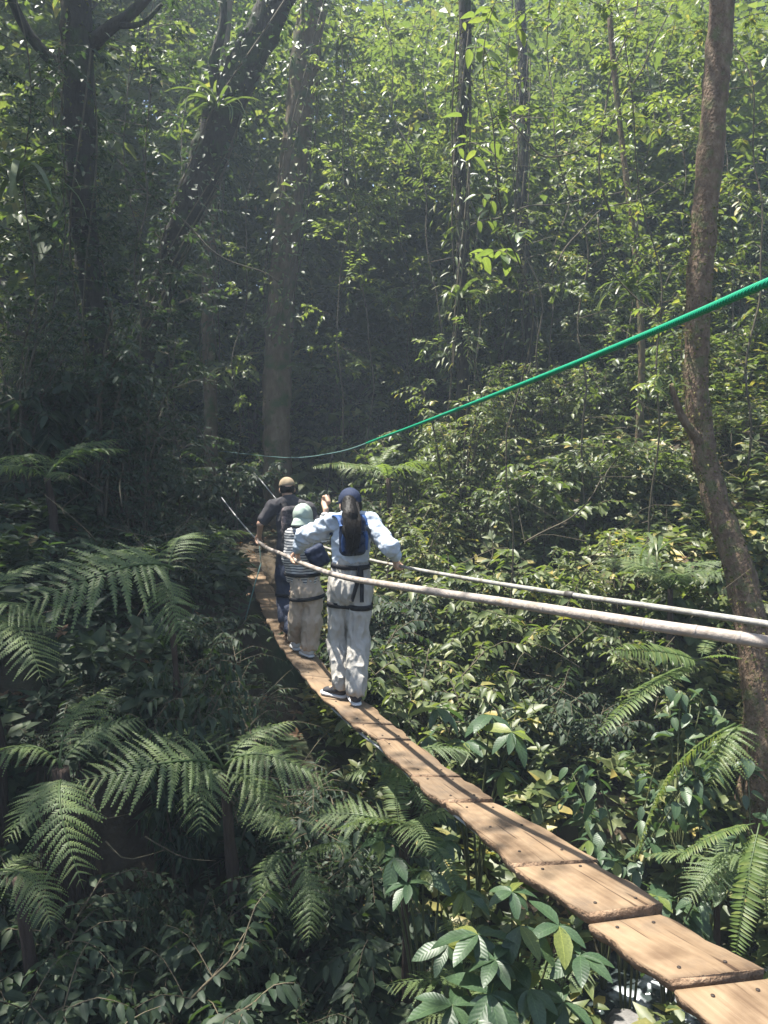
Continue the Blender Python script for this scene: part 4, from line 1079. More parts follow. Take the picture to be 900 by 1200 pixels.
# ------------------------------------------------------------------ shrubs (tops at photo pixels)
SH = [  # px, py, d, kind, label, group
 # sunlit slope on the right, near to far
 (520, 745, 6.9, 'a1', 'low glossy shrub just right of the woman\'s legs'),
 (600, 770, 6.8, 'd0', 'dark low shrub over the gully bottom right of the bridge'),
 (690, 790, 7.0, 'd0', 'shaded shrub below the two handrails near the reddish trunk'),
 (760, 730, 7.2, 'a1', 'shrub directly behind the near handrail left of the reddish trunk'),
 (560, 650, 8.0, 'a0', 'glossy-leaved shrub behind the far handrail right of the woman'),
 (640, 640, 8.0, 'a0', 'glossy-leaved shrub above the dark sleeve of the far handrail'),
 (720, 620, 8.0, 'a2', 'small-leaved sunlit shrub left of the reddish trunk'),
 (800, 640, 7.8, 'r0', 'round-leaved shrub against the foot of the reddish trunk'),
 (880, 590, 8.0, 'r0', 'round-leaved shrub right of the reddish trunk'),
 (500, 590, 9.2, 'a2', 'pale small-leaved shrub beside the woman\'s head'),
 (570, 545, 9.6, 'a1', 'sunlit shrub below the middle of the green rope'),
 (640, 530, 9.8, 'a0', 'broad sunlit shrub in the middle of the right slope'),
 (700, 505, 10.0, 'a1', 'sunlit shrub right of the broad middle shrub'),
 (770, 510, 10.0, 'a0', 'sunlit shrub touching the left side of the reddish trunk'),
 (860, 470, 10.0, 'a2', 'small-leaved shrub high at the right edge'),
 (480, 500, 11.5, 'a1', 'pale leafy shrub crossed by the lower green rope'),
 (540, 440, 12.0, 'a0', 'big-leaved bright shrub at the foot of the slim dark trunk'),
 (600, 410, 12.0, 'a1', 'tall bright shrub under the thin straight trunk'),
 (660, 430, 12.0, 'a2', 'fine-leaved tall shrub left of the yellowish strap clump'),
 (730, 415, 12.0, 'a0', 'tall shrub crossed by the upper green rope'),
 (800, 380, 12.0, 'a1', 'tall shrub behind the stub of the reddish trunk'),
 (885, 330, 12.0, 'a0', 'tall shrub at the right edge under the green rope'),
 (535, 425, 9.9, 'a1', 'leafy shrub hiding the foot of the slim dark trunk'),
 (455, 430, 15.5, 'd0', 'dim shrub in the dark gap at the picture centre'),
 (400, 380, 16.5, 'd0', 'dim shrub right of the thick mossy trunk'),
 (500, 330, 17.0, 'a2', 'hazy shrub left of the slim dark trunk'),
 (690, 300, 14.5, 'a0', 'tall sunlit shrub in the heart of the thicket'),
 (770, 260, 14.5, 'a2', 'tall fine-leaved shrub behind the twiggy sapling'),
 (600, 300, 15.5, 'a1', 'tall shrub between the two thin background trunks'),
 (870, 220, 14.5, 'a0', 'tall shrub behind the reddish trunk at mid height'),
 (470, 640, 8.6, 'd0', 'dim shrub behind the woman\'s right arm'),
 (450, 560, 11.0, 'l1', 'yellow-green bush behind the woman\'s cap'),
 (430, 690, 7.9, 'd0', 'dark shrub showing between the two women'),
 # left bank
 (30, 640, 6.6, 'd2', 'dark broad-leaved shrub behind the ferns at the left edge'),
 (110, 600, 7.2, 'd0', 'dark shrub above the bright arching fern'),
 (190, 590, 8.0, 'd1', 'narrow-leaved dark shrub left of the bridge'),
 (235, 640, 9.0, 'l1', 'small bright shrub beside the far boards'),
 (230, 690, 7.4, 'd0', 'dark shrub left of the stay rope'),
 (270, 750, 6.6, 'd1', 'fine dark shrub beside the boards below the stay rope'),
 (160, 760, 5.8, 'd0', 'dark shrub under the bright arching fern'),
 (60, 800, 5.4, 'd1', 'dark shrub below the ferns at the left edge'),
 (203, 722, 5.05, 'd0', 'dark shrub hiding the trunk of the bright arching fern', .5),
 (275, 1020, 4.4, 'd0', 'dark shrub hiding the trunk of the level tree fern', .5),
 (140, 1060, 3.8, 'd0', 'dark shrub beside the hanging roots'),
 (20, 1020, 3.8, 'd0', 'dark shrub in front of the lower left ferns'),
 (150, 990, 4.5, 'd0', 'dark shrub between the level fern and the hanging frond', .5),
 (300, 830, 5.6, 'd1', 'dark feathery shrub left of the woman\'s feet'),
 (390, 880, 5.4, 'd0', 'dark shrub under the boards near the woman\'s feet'),
 (340, 960, 5.0, 'd0', 'dark small-leaved shrub in the lower gully'),
 (225, 1050, 4.5, 'd0', 'dark shrub below the wide drooping ferns'),
 (420, 1060, 4.6, 'd2', 'dark broad-leaved shrub at the bottom of the gully'),
 (330, 1120, 4.3, 'd0', 'deep shaded shrub at the bottom centre'),
 (180, 1110, 4.0, 'd2', 'deep shaded shrub right of the root-hung fern trunk'),
 (20, 1090, 3.9, 'd0', 'deep shaded shrub in the lower left corner'),
 (60, 420, 8.6, 'd2', 'tall shaded shrub at the left edge in mid height'),
 (150, 410, 8.8, 'd0', 'tall shaded shrub right of the forked trunk'),
 (165, 380, 9.6, 'd1', 'tall shaded narrow-leaved shrub under the crooked trunk'),
 (100, 330, 8.4, 'd0', 'tall dark shrub in front of the forked trunk'),
 (10, 320, 8.0, 'd1', 'tall dark shrub below the pale strap leaves'),
 (272, 520, 13.5, 'd0', 'dark shrub left of the thick mossy trunk'),
 (200, 500, 10.5, 'd0', 'dark shrub behind the bent twig'),
 (370, 470, 17.0, 'd2', 'dark shrub just right of the thick mossy trunk'),
 (290, 380, 16.5, 'd0', 'dark tall shrub behind the thin brown trunk'),
 (395, 560, 13.0, 'd0', 'dark shrub behind the raised hand'),
]
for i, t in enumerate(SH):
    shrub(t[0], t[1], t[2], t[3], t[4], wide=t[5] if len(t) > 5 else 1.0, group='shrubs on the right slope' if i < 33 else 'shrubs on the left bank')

# ------------------------------------------------------------------ ferns
tree_fern(196, 685, 5.3, 'bright green tree fern arching over the left bank', special=[(204, 668, 5.3, 8, 716, 4.5, 0, -.55), (196, 680, 5.3, 222, 760, 5.0, 1, 0.2), (190, 678, 5.4, 120, 668, 6.2, 0, 0)], n=1, L=.6, seed=1, az0=1.8, az1=3.2, trunk_r=.028)
tree_fern(70, 900, 4.3, 'tree fern with a wide hanging frond above a root-hung trunk at the lower left', special=[(72, 915, 4.2, 98, 1042, 3.7, 1, 0), (70, 915, 4.2, 5, 990, 3.8, 0, 0), (75, 905, 4.3, -40, 905, 4.0, 1, 0)], n=2, L=.7, trunk_r=.075, seed=2, skirt=True, az0=.3, az1=3.0)
tree_fern(262, 905, 4.7, 'tree fern with level fronds left of the gully', special=[(258, 900, 4.6, 80, 918, 4.05, 0, -.5), (262, 900, 4.7, 395, 920, 4.6, 1, .2), (262, 905, 4.7, 330, 985, 4.3, 2, 0), (262, 900, 4.8, 210, 862, 5.6, 0, 0), (262, 905, 4.7, 235, 985, 4.2, 1, 0)], n=1, L=.7, seed=3, az0=1.0, az1=2.6, trunk_r=.045)
tree_fern(-25, 735, 4.7, 'fern reaching in from the left edge under the bright arching fern', special=[(-25, 730, 4.7, 50, 800, 4.3, 0, 0), (-25, 725, 4.7, 70, 740, 4.6, 1, 0), (-25, 720, 4.7, 60, 660, 5.1, 0, 0)], n=0, L=.8, seed=4)
tree_fern(20, 1030, 3.8, 'dim fern in the lower left corner behind the hanging roots', special=[(0, 1020, 3.8, 60, 1090, 3.5, 2, 0), (0, 1030, 3.8, 50, 1000, 4.0, 0, 0)], n=0, L=.55, trunk_r=.04, seed=5)
tree_fern(345, 1010, 4.6, 'dark drooping fern deep in the gully', special=[(345, 1000, 4.6, 360, 1110, 4.2, 2, 0), (345, 1000, 4.6, 300, 1080, 4.3, 1, 0)], n=2, L=.5, trunk_r=.04, seed=8)
tree_fern(470, 975, 4.4, 'light green fern frond under the boards', special=[(480, 968, 4.4, 390, 974, 4.1, 2, .5), (480, 970, 4.4, 540, 1050, 4.1, 0, 0)], n=4, L=.55, trunk_r=.03, seed=10, group='ferns by the gully', mats=[FS[2], FR[0], FS[2]])
tree_fern(470, 905, 5.2, 'bluish fern under the middle boards', special=[(475, 905, 5.2, 440, 935, 4.9, 0, 0), (480, 905, 5.2, 505, 960, 4.9, 1, 0)], n=4, L=.5, trunk_r=.03, seed=11, group='ferns by the gully')
tree_fern(575, 1180, 4.0, 'dark fern at the bottom edge under the broad leaves', special=[(590, 1165, 4.0, 480, 1205, 3.7, 2, .3), (575, 1170, 4.0, 520, 1130, 4.2, 0, 0)], n=4, L=.6, trunk_r=.03, seed=12, group='ferns by the gully')
tree_fern(820, 775, 6.0, 'yellow-green fern below the handrails beside the reddish trunk', special=[(818, 775, 6.0, 712, 762, 5.7, 0, -.5), (815, 778, 6.0, 700, 862, 5.6, 0, .25), (820, 772, 6.1, 870, 772, 6.0, 2, -.4), (822, 770, 6.1, 845, 745, 6.4, 2, 0)], n=0, trunk_r=0, seed=13, group='ferns by the gully', mats=FS)
tree_fern(880, 838, 5.2, 'long narrow fern curving down the right bank', special=[(862, 848, 5.2, 745, 1008, 4.6, 1, 1.2), (870, 850, 5.3, 830, 930, 5.0, 0, .3)], n=0, trunk_r=0, seed=14, group='ferns by the gully', mats=[FRY[0], FS[1]])
tree_fern(905, 965, 4.2, 'yellowing fern drooping at the right edge', special=[(890, 965, 4.2, 862, 1120, 3.9, 0, .4), (885, 965, 4.2, 790, 1010, 4.2, 0, .2), (880, 972, 4.3, 905, 1090, 4.0, 0, 0)], n=0, trunk_r=0, seed=15, group='ferns by the gully', mats=[FS[0]])
tree_fern(455, 560, 10.0, 'pale sunlit fern behind the woman\'s cap', special=[(440, 552, 10, 365, 548, 9.6, 0, -.3), (450, 548, 10, 505, 560, 9.6, 0, 0), (445, 545, 10, 470, 520, 10.4, 0, 0)], n=4, L=.9, trunk_r=.05, seed=16, group='ferns on the right slope', mats=[FS[0], FRY[0]])
tree_fern(232, 655, 9.2, 'pale fern frond leaning towards the far boards', special=[(250, 662, 9.2, 205, 668, 8.8, 0, 0), (245, 648, 9.4, 262, 690, 9.0, 0, 0)], n=4, L=.7, trunk_r=.03, seed=17)
tree_fern(840, 1020, 5.2, 'blue-green fern low on the right bank', special=[(850, 1010, 5.2, 800, 1060, 4.9, 0, 0), (850, 1005, 5.2, 895, 1060, 4.9, 1, 0)], n=5, L=.5, trunk_r=.03, seed=18, group='ferns by the gully')
tree_fern(785, 690, 7.2, 'feathery fern at the foot of the reddish trunk', n=7, L=.7, trunk_r=.04, seed=19, group='ferns on the right slope', mats=[FR[0], FR[2]])
tree_fern(55, 560, 7.5, 'dark fern tuft at the left edge above the ferns', n=8, L=.8, trunk_r=.05, seed=20)

# ------------------------------------------------------------------ umbrella-leaved plants (leaf > leaflets)
LFT = new_mesh('leaflet', L_LEAFLET[0], L_LEAFLET[1], np.full(len(L_LEAFLET[0]), .5), L_LEAFLET[2], smooth=True); LFT.materials.append(G['broad'])
LFT2 = new_mesh('leaflet_light', L_LEAFLET[0], L_LEAFLET[1], np.full(len(L_LEAFLET[0]), .75), L_LEAFLET[2], smooth=True); LFT2.materials.append(G['lime'])
def umbrella(label, base_px, heads, seed, light=0.0, group='umbrella-leaved plants'):
    """heads: (px, py, d, leaflet length, count)"""
    rg = random.Random(seed)
    b0 = at(*base_px); b0.z = min(gz(b0.x, b0.y), b0.z)
    r = empty('umbrella_plant', b0); tag(r, label, 'plant', group)
    for hx, hy, hd, L, n in heads:
        c = at(hx, hy, hd); loc = c - b0
        mb = MB(); mb.tube(spline([(rg.uniform(-.05, .05), rg.uniform(-.05, .05), 0), (loc.x * .4, loc.y * .4, loc.z * .65), tuple(loc)], 12), np.linspace(.012, .005, 12), 5)
        le = obj('leaf', mb.mesh('leaf_stalk', True), G['stalk'], r)
        a0 = rg.uniform(0, 6.28); tilt = (rg.uniform(-.2, .2), rg.uniform(-.2, .2))
        for k in range(n):
            lo = obj('leaflet', LFT2 if rg.random() < light else LFT, None, le)
            s = L * .9 * rg.uniform(.7, 1.1)
            lo.location = loc; lo.scale = (s, s * rg.uniform(.9, 1.2), s)
            lo.rotation_euler = (rg.uniform(-.25, .25) + tilt[0], rg.uniform(-.15, .75) + tilt[1], a0 + 6.283 * k / n + rg.uniform(-.18, .18))
umbrella('umbrella-leaved plant right of the boards below the woman', (560, 1000, 5.8), [(515, 830, 5.6, .26, 7), (575, 838, 5.6, .28, 8), (600, 858, 5.4, .28, 8), (545, 870, 5.5, .24, 7), (505, 862, 5.7, .22, 7), (590, 905, 5.5, .2, 7)], 1, .35)
umbrella('umbrella-leaved plant left of the boards with hanging leaflets', (500, 1150, 4.3), [(462, 1005, 4.1, .2, 8), (495, 1020, 4.2, .22, 8), (478, 1035, 4.0, .2, 8), (448, 985, 4.3, .18, 7), (520, 985, 4.4, .18, 7)], 2, .15)
umbrella('large umbrella-leaved plant under the near boards', (600, 1230, 3.9), [(560, 1095, 3.7, .26, 8), (610, 1085, 3.75, .24, 8), (525, 1108, 3.8, .22, 7), (580, 1125, 3.6, .2, 8), (655, 1085, 3.8, .22, 7), (545, 1045, 4.1, .2, 8), (600, 1045, 4.1, .18, 7)], 3, .3)
umbrella('broad umbrella leaves spreading along the bottom edge', (570, 1290, 3.6), [(575, 1165, 3.5, .26, 8), (530, 1178, 3.5, .24, 8), (620, 1160, 3.6, .22, 8), (560, 1195, 3.4, .24, 8), (660, 1175, 3.6, .2, 8), (680, 1120, 3.7, .2, 7)], 4, .1)
umbrella('small umbrella-leaved plant on the right bank beside the boards', (740, 1120, 5.4), [(745, 1075, 5.0, .16, 6), (720, 1010, 5.5, .18, 7), (690, 985, 5.6, .16, 6), (770, 1050, 5.2, .18, 6)], 5, .3)

# ------------------------------------------------------------------ broad-leaved plants on the right bank, leaf by leaf
BL = [L_HI, leaf_tpl(.55, (.12, .3, .52, .74, .9), .1, .35), leaf_tpl(.5, (.12, .3, .52, .74, .9), .22, .15)]
BLm = []
for k, t in enumerate(BL):
    me = new_mesh('broad_leaf', t[0], t[1], np.full(len(t[0]), .35 + .2 * k), t[2], smooth=True); me.materials.append(G['broad']); BLm.append(me)
def broad(label, top, base_d, n, L, seed, spread=.55, height=.9, group='broad-leaved plants on the right bank'):
    rg = random.Random(seed)
    c = at(*top); zb = min(gz(c.x, c.y), c.z - height)
    b0 = Vector((c.x, c.y, zb)); H = c.z - zb
    r = empty('broadleaf_plant', b0); tag(r, label, 'plant', group)
    mb = MB(); twigs = []
    for s in range(7):
        a = rg.uniform(0, 6.28); e = Vector((math.cos(a) * spread * rg.uniform(.4, 1), math.sin(a) * spread * rg.uniform(.4, 1), H - height * rg.uniform(0, .75)))
        p = spline([(0, 0, 0), (e.x * .3, e.y * .3, e.z * .6), tuple(e)], 14); mb.tube(p, np.linspace(.012, .004, 14), 5); twigs.append(p)
    obj('stem', mb.mesh('broadleaf_stem', True), G['stalk'], r)
    for k in range(n):
        p = twigs[k % 7]; t = 1 - .5 * rg.random() ** 1.3 * min(1, height / H * 1.6); i = min(int(t * 13), 12); q = p[i] + (p[i + 1] - p[i]) * (t * 13 - i)
        o = obj('leaf', BLm[rg.randrange(3)], None, r)
        s = L * rg.uniform(.6, 1.15); a = rg.uniform(0, 6.28)
        o.location = (q[0] + math.cos(a) * .03 + rg.uniform(-.05, .05), q[1] + math.sin(a) * .03 + rg.uniform(-.05, .05), q[2] + rg.uniform(-.08, .06))
        o.scale = (s, s, s); o.rotation_euler = (rg.uniform(-.4, .4), rg.uniform(.0, .9), a)
broad('broad-leaved plant at the top of the right bank under the yellow-green fern', (800, 800, 5.9), 0, 90, .17, 1)
broad('broad-leaved plant in the middle of the right bank', (740, 870, 5.7), 0, 90, .16, 2)
broad('broad-leaved plant left of the long narrow fern', (715, 950, 5.6), 0, 75, .14, 3, .45, .7)
broad('broad-leaved plant right of the long narrow fern', (835, 910, 5.5), 0, 84, .17, 4)
broad('broad-leaved plant low beside the near boards', (790, 990, 5.3), 0, 75, .16, 5, .45, .8)
broad('broad-leaved plant at the right edge below the reddish trunk', (890, 890, 5.6), 0, 69, .18, 6)
broad('broad-leaved plant over the shaded gully right of the boards', (650, 880, 6.3), 0, 75, .13, 7, .5, .9)

# ------------------------------------------------------------------ people: implicit solids turned into continuous meshes
def v3(p): return np.array((p[0], p[1], p[2]), float)
def prim_d(pr, P):
    t = pr[0]
    if t == 'c':                                   # tapered limb; optional side vector and flattening
        a, b_, ra, rb = v3(pr[1]), v3(pr[2]), pr[3], pr[4]
        ab = b_ - a; L2 = max(ab @ ab, 1e-9)
        u = np.clip(((P - a) @ ab) / L2, 0, 1)
        q = P - a - u[..., None] * ab
        r = ra + (rb - ra) * u
        if len(pr) > 5:
            s = nrm(v3(pr[5]) - ab * ((v3(pr[5]) @ ab) / L2)); n = nrm(np.cross(ab, s)); f = pr[6]
            qn = q @ n
            return (np.sqrt(np.maximum((q * q).sum(-1) - qn ** 2 + (qn / f) ** 2, 0)) - r) * (f if f < 1 else 1)
        return np.sqrt((q * q).sum(-1)) - r
    if t == 'e':                                   # ellipsoid with axes matrix
        c, r, M = v3(pr[1]), np.array(pr[2], float), pr[3]
        q = ((P - c) @ M) / r
        k0 = np.sqrt((q * q).sum(-1)); k1 = np.sqrt(((q / r) ** 2).sum(-1))
        return k0 * (k0 - 1) / np.maximum(k1, 1e-6)
    if t == 'b':                                   # rounded box with axes matrix
        c, h, rd, M = v3(pr[1]), np.array(pr[2], float), pr[3], pr[4]
        q = np.abs((P - c) @ M) - (h - rd)
        return np.sqrt((np.maximum(q, 0) ** 2).sum(-1)) + np.minimum(q.max(-1), 0) - rd
def prim_box(pr):
    if pr[0] == 'c':
        a, b_ = v3(pr[1]), v3(pr[2]); r = max(pr[3], pr[4]) * (max(1, pr[6]) if len(pr) > 5 else 1)
        return np.minimum(a, b_) - r, np.maximum(a, b_) + r
    c = v3(pr[1]); r = max(pr[2]) if pr[0] == 'e' else float(np.linalg.norm(pr[2]))
    return c - r, c + r
def smin(a, b_, k):
    h = np.clip(.5 + .5 * (b_ - a) / k, 0, 1)
    return b_ + (a - b_) * h - k * h * (1 - h)
def sdf_eval(prims, P, k):
    D = None
    for pr in prims:
        if pr[0] == 'cut': D = np.maximum(D, (P - v3(pr[1])) @ v3(pr[2])); continue
        d = prim_d(pr, P); D = d if D is None else smin(D, d, k)
    return D
def solid(name, prims, h=.008, k=.03, fold=0.0, ff=(14, 14, 9), seed=0, smooth_it=1, fine=0.0):
    real = [p for p in prims if p[0] != 'cut']
    lo = np.min([prim_box(p)[0] for p in real], 0) - .04; hi = np.max([prim_box(p)[1] for p in real], 0) + .04
    n = np.ceil((hi - lo) / h).astype(int) + 1
    D = np.full(n, 1.0, np.float64)
    ax = [lo[i] + h * np.arange(n[i]) for i in range(3)]
    for pr in prims:
        if pr[0] == 'cut':
            Pg = np.stack(np.meshgrid(*ax, indexing='ij'), -1)
            D = np.maximum(D, (Pg - v3(pr[1])) @ v3(pr[2])); continue
        a, b_ = prim_box(pr); m = k + .03
        i0 = np.clip(np.floor((a - m - lo) / h).astype(int), 0, n - 1); i1 = np.clip(np.ceil((b_ + m - lo) / h).astype(int) + 1, 1, n)
        sl = tuple(slice(i0[i], i1[i]) for i in range(3))
        Pg = np.stack(np.meshgrid(*[ax[i][sl[i]] for i in range(3)], indexing='ij'), -1)
        D[sl] = smin(D[sl], prim_d(pr, Pg), k)
    S = D < 0
    c = [S[i:n[0] - 1 + i, j:n[1] - 1 + j, l:n[2] - 1 + l] for i in (0, 1) for j in (0, 1) for l in (0, 1)]
    anyc = np.logical_or.reduce(c); allc = np.logical_and.reduce(c); act = anyc & ~allc
    idx = np.full(act.shape, -1); I = np.argwhere(act); idx[act] = np.arange(len(I))
    acc = np.zeros((len(I), 3)); cnt = np.zeros(len(I))
    cor = [(i, j, l) for i in (0, 1) for j in (0, 1) for l in (0, 1)]
    for a in cor:
        for b_ in cor:
            if sum(b_) - sum(a) == 1 and all(y >= x for x, y in zip(a, b_)):
                da = D[I[:, 0] + a[0], I[:, 1] + a[1], I[:, 2] + a[2]]; db = D[I[:, 0] + b_[0], I[:, 1] + b_[1], I[:, 2] + b_[2]]
                x = (da < 0) != (db < 0)
                t = np.where(x, da / np.where(x, da - db, 1), 0)
                p = np.array(a) + t[:, None] * (np.array(b_) - np.array(a))
                acc[x] += p[x]; cnt[x] += 1
    V = lo + h * (I + acc / np.maximum(cnt, 1)[:, None])
    Q = []
    for axis in range(3):
        o1, o2 = [(1, 2), (2, 0), (0, 1)][axis]
        s0 = [slice(0, n[i] - 1) for i in range(3)]
        A = S[tuple(s0)]; s1 = list(s0); s1[axis] = slice(1, n[axis]); B = S[tuple(s1)]
        E = np.argwhere(A != B); E = E[(E[:, o1] >= 1) & (E[:, o2] >= 1)]
        if not len(E): continue
        def cell(d1, d2):
            q = E.copy(); q[:, o1] -= d1; q[:, o2] -= d2; return idx[q[:, 0], q[:, 1], q[:, 2]]
        f = np.stack([cell(1, 1), cell(0, 1), cell(0, 0), cell(1, 0)], 1)
        neg = ~A[E[:, 0], E[:, 1], E[:, 2]]
        f[neg] = f[neg][:, ::-1]
        Q.append(f[(f >= 0).all(1)])
    Q = np.concatenate(Q)
    for _ in range(smooth_it):
        s = np.zeros_like(V); w = np.zeros(len(V))
        for j in range(4):
            np.add.at(s, Q[:, j], V[Q[:, (j + 1) % 4]]); np.add.at(w, Q[:, j], 1)
        V = V * .5 + s / np.maximum(w, 1)[:, None] * .5
    if fold or fine:
        N = np.zeros_like(V); fn = np.cross(V[Q[:, 2]] - V[Q[:, 0]], V[Q[:, 3]] - V[Q[:, 1]])
        for j in range(4): np.add.at(N, Q[:, j], fn)
        N = nrm(N); sv = Vector((seed * 3.1, seed * 1.7, 0)); dd = np.zeros(len(V))
        for i, p in enumerate(V):
            q = Vector((p[0] * ff[0], p[1] * ff[1], p[2] * ff[2])) + sv
            a = mnoise.noise(q)
            dd[i] = fold * ((1 - abs(a) * 3.2) * .9 + .45 * mnoise.noise(q * 2.3)) + fine * mnoise.noise(q * 5)
        V = V + N * dd[:, None]
    return new_mesh(name, V, None, smooth=True, quads=Q)

def axes(F, U=(0, 0, 1)):
    """matrix whose columns are right, forward, up"""
    F = nrm(v3(F)); R = nrm(np.cross(F, v3(U))); U2 = np.cross(R, F)
    return np.stack([R, F, U2], 1)
def cloth(name, col, rough=.85, bump=.25, var=.12, scale=9, stripes=None, spec=.2):
    m, nt, b, out = mat_new(name)
    tc = ND(nt, 'ShaderNodeTexCoord'); n1 = ND(nt, 'ShaderNodeTexNoise'); n1.inputs['Scale'].default_value = scale; n1.inputs['Detail'].default_value = 5
    nt.links.new(tc.outputs['Object'], n1.inputs[0])
    r = ramp(nt, [(.3, tuple(c * (1 - var) for c in col)), (.7, tuple(min(1, c * (1 + var)) for c in col))]); nt.links.new(n1.outputs['Fac'], r.inputs[0])
    colr = r.outputs[0]
    if stripes:
        w = ND(nt, 'ShaderNodeTexWave'); w.bands_direction = 'Z'; w.inputs['Scale'].default_value = stripes[0]; w.inputs['Distortion'].default_value = 1.6; w.inputs['Detail'].default_value = 1
        w.inputs['Detail Scale'].default_value = .6
        nt.links.new(tc.outputs['Object'], w.inputs[0]); rr = ramp(nt, [(.62, (0, 0, 0)), (.70, (1, 1, 1))]); nt.links.new(w.outputs['Fac'], rr.inputs[0])
        mx = ND(nt, 'ShaderNodeMix', data_type='RGBA'); nt.links.new(rr.outputs[0], mx.inputs[0]); nt.links.new(colr, mx.inputs[6]); mx.inputs[7].default_value = (*stripes[1], 1); colr = mx.outputs[2]
    nt.links.new(colr, b.inputs['Base Color']); b.inputs['Roughness'].default_value = rough; b.inputs['Specular IOR Level'].default_value = spec
    n2 = ND(nt, 'ShaderNodeTexNoise'); n2.inputs['Scale'].default_value = scale * 3; n2.inputs['Detail'].default_value = 4; nt.links.new(tc.outputs['Object'], n2.inputs[0])
    bp = ND(nt, 'ShaderNodeBump'); bp.inputs['Strength'].default_value = bump; bp.inputs['Distance'].default_value = .02
    nt.links.new(n2.outputs['Fac'], bp.inputs['Height']); nt.links.new(bp.outputs[0], b.inputs['Normal'])
    return m
M_ = {}
sk, nt, b, out = mat_new('skin'); b.inputs['Base Color'].default_value = (.46, .28, .19, 1); b.inputs['Roughness'].default_value = .5
b.inputs['Subsurface Weight'].default_value = .08; b.inputs['Subsurface Radius'].default_value = (.012, .005, .003)
M_['skin'] = sk
M_['jacket'] = cloth('sky_blue_jacket', (.39, .44, .505), .8, .3)
M_['cream'] = cloth('cream_trousers', (.33, .312, .28), .85, .3)
M_['beige'] = cloth('beige_trousers', (.36, .29, .22), .85, .3)
M_['navy'] = cloth('navy_cloth', (.018, .026, .055), .8, .2)
M_['navyblue'] = cloth('navy_pack', (.009, .016, .04), .65, .2)
M_['blue'] = cloth('royal_blue', (.022, .06, .17), .65, .2)
M_['black'] = cloth('black_webbing', (.012, .012, .014), .75, .2)
M_['tee'] = cloth('charcoal_tee', (.055, .052, .056), .9, .2)
M_['jeans'] = cloth('dark_blue_trousers', (.035, .042, .065), .85, .3)
M_['cap_b'] = cloth('tan_cap', (.26, .20, .13), .85, .2)
M_['cap_g'] = cloth('pale_green_cap', (.29, .35, .30), .85, .2)
M_['stripe'] = cloth('striped_shirt', (.46, .45, .42), .85, .25, stripes=(13, (.05, .055, .07)))
M_['white'] = cloth('white_shoe', (.45, .45, .45), .6, .15)
M_['shoe'] = cloth('black_shoe', (.03, .03, .035), .6, .2)
M_['brown'] = cloth('brown_shoe', (.09, .055, .035), .7, .2)
M_['camo'] = rock_like('patterned_pack', [(.44, (.022, .022, .026)), (.5, (.06, .052, .054)), (.58, (.2, .155, .155))], 7, .8, .2, 40)
M_['hair'] = rock_like('black_hair', [(.3, (.0025, .002, .002)), (.7, (.009, .007, .006))], 20, .55, .2, 60, stretch=(1, 1, .1), spec=.15)
M_['eye'] = cloth('eye_white', (.7, .7, .68), .2, 0)

def head_prims(c, F, U, s=1.0):
    A = axes(F, U); R, Fv, Uv = A[:, 0], A[:, 1], A[:, 2]; c = v3(c)
    pr = [('e', c + Uv * .02 * s - Fv * .012 * s, (.074 * s, .093 * s, .092 * s), A), ('e', c - Uv * .045 * s + Fv * .028 * s, (.056 * s, .062 * s, .072 * s), A),
          ('c', c + Fv * .088 * s - Uv * .012 * s, c + Fv * .106 * s - Uv * .035 * s, .009 * s, .013 * s), ('e', c + Fv * .083 * s - Uv * .068 * s, (.022 * s, .012 * s, .010 * s), A),
          ('e', c + Fv * .078 * s + Uv * .022 * s, (.05 * s, .014 * s, .012 * s), A)]
    for q in (1, -1): pr.append(('e', c + R * q * .077 * s - Fv * .004 * s - Uv * .015 * s, (.011 * s, .019 * s, .031 * s), A))
    return pr
def eyes(parent, c, F, U, s, org):
    A = axes(F, U); c = v3(c)
    for q in (1, -1):
        p = c + A[:, 0] * q * .031 * s + A[:, 1] * .082 * s + A[:, 2] * .004 * s
        o = obj('eye', solid('eye', [('e', p - org, (.013, .011, .011), np.eye(3))], .004, .005), M_['eye'], parent)
def grip_prims(P, A, W, rr, wrist, flip=1):
    """hand closed round a rail: rail point P, rail axis A, W from rail to wrist"""
    P, A, W = v3(P), nrm(v3(A)), v3(W)
    e1 = nrm(W - A * (W @ A)); e2 = np.cross(A, e1) * flip
    pc = P + e1 * (rr + .036) + e2 * .010
    Mx = np.stack([A, e2, e1], 1)
    pr = [('e', pc, (.041, .017, .045), Mx), ('c', v3(wrist), P + e1 * (rr + .055) + e2 * .006, .027, .026)]
    for off, ln in ((-.033, .86), (-.011, 1.0), (.011, 1.05), (.033, .95)):
        pts = []
        for th in np.linspace(35, 35 + 235 * ln, 6):
            a = math.radians(th); r = rr + .0095
            pts.append(P + A * off + e1 * math.cos(a) * r * (1.25 if th < 60 else 1) + e2 * math.sin(a) * r * 1.05)
        pts[0] = P + A * off * .9 + e1 * (rr + .022) + e2 * (.018)
        for a, b_ in zip(pts, pts[1:]): pr.append(('c', a, b_, .0088, .0082))
    tb = [P + A * .036 + e1 * (rr + .05) - e2 * .002, P + A * .046 + e1 * (rr + .018) - e2 * (rr + .008), P + A * .030 - e1 * .004 - e2 * (rr + .011)]
    pr += [('c', tb[0], tb[1], .0125, .0105), ('c', tb[1], tb[2], .0105, .0085)]
    return pr
def shift(prims, o):
    o = v3(o); out = []
    for p in prims:
        p = list(p); p[1] = v3(p[1]) - o
        if p[0] == 'c': p[2] = v3(p[2]) - o
        out.append(tuple(p))
    return out
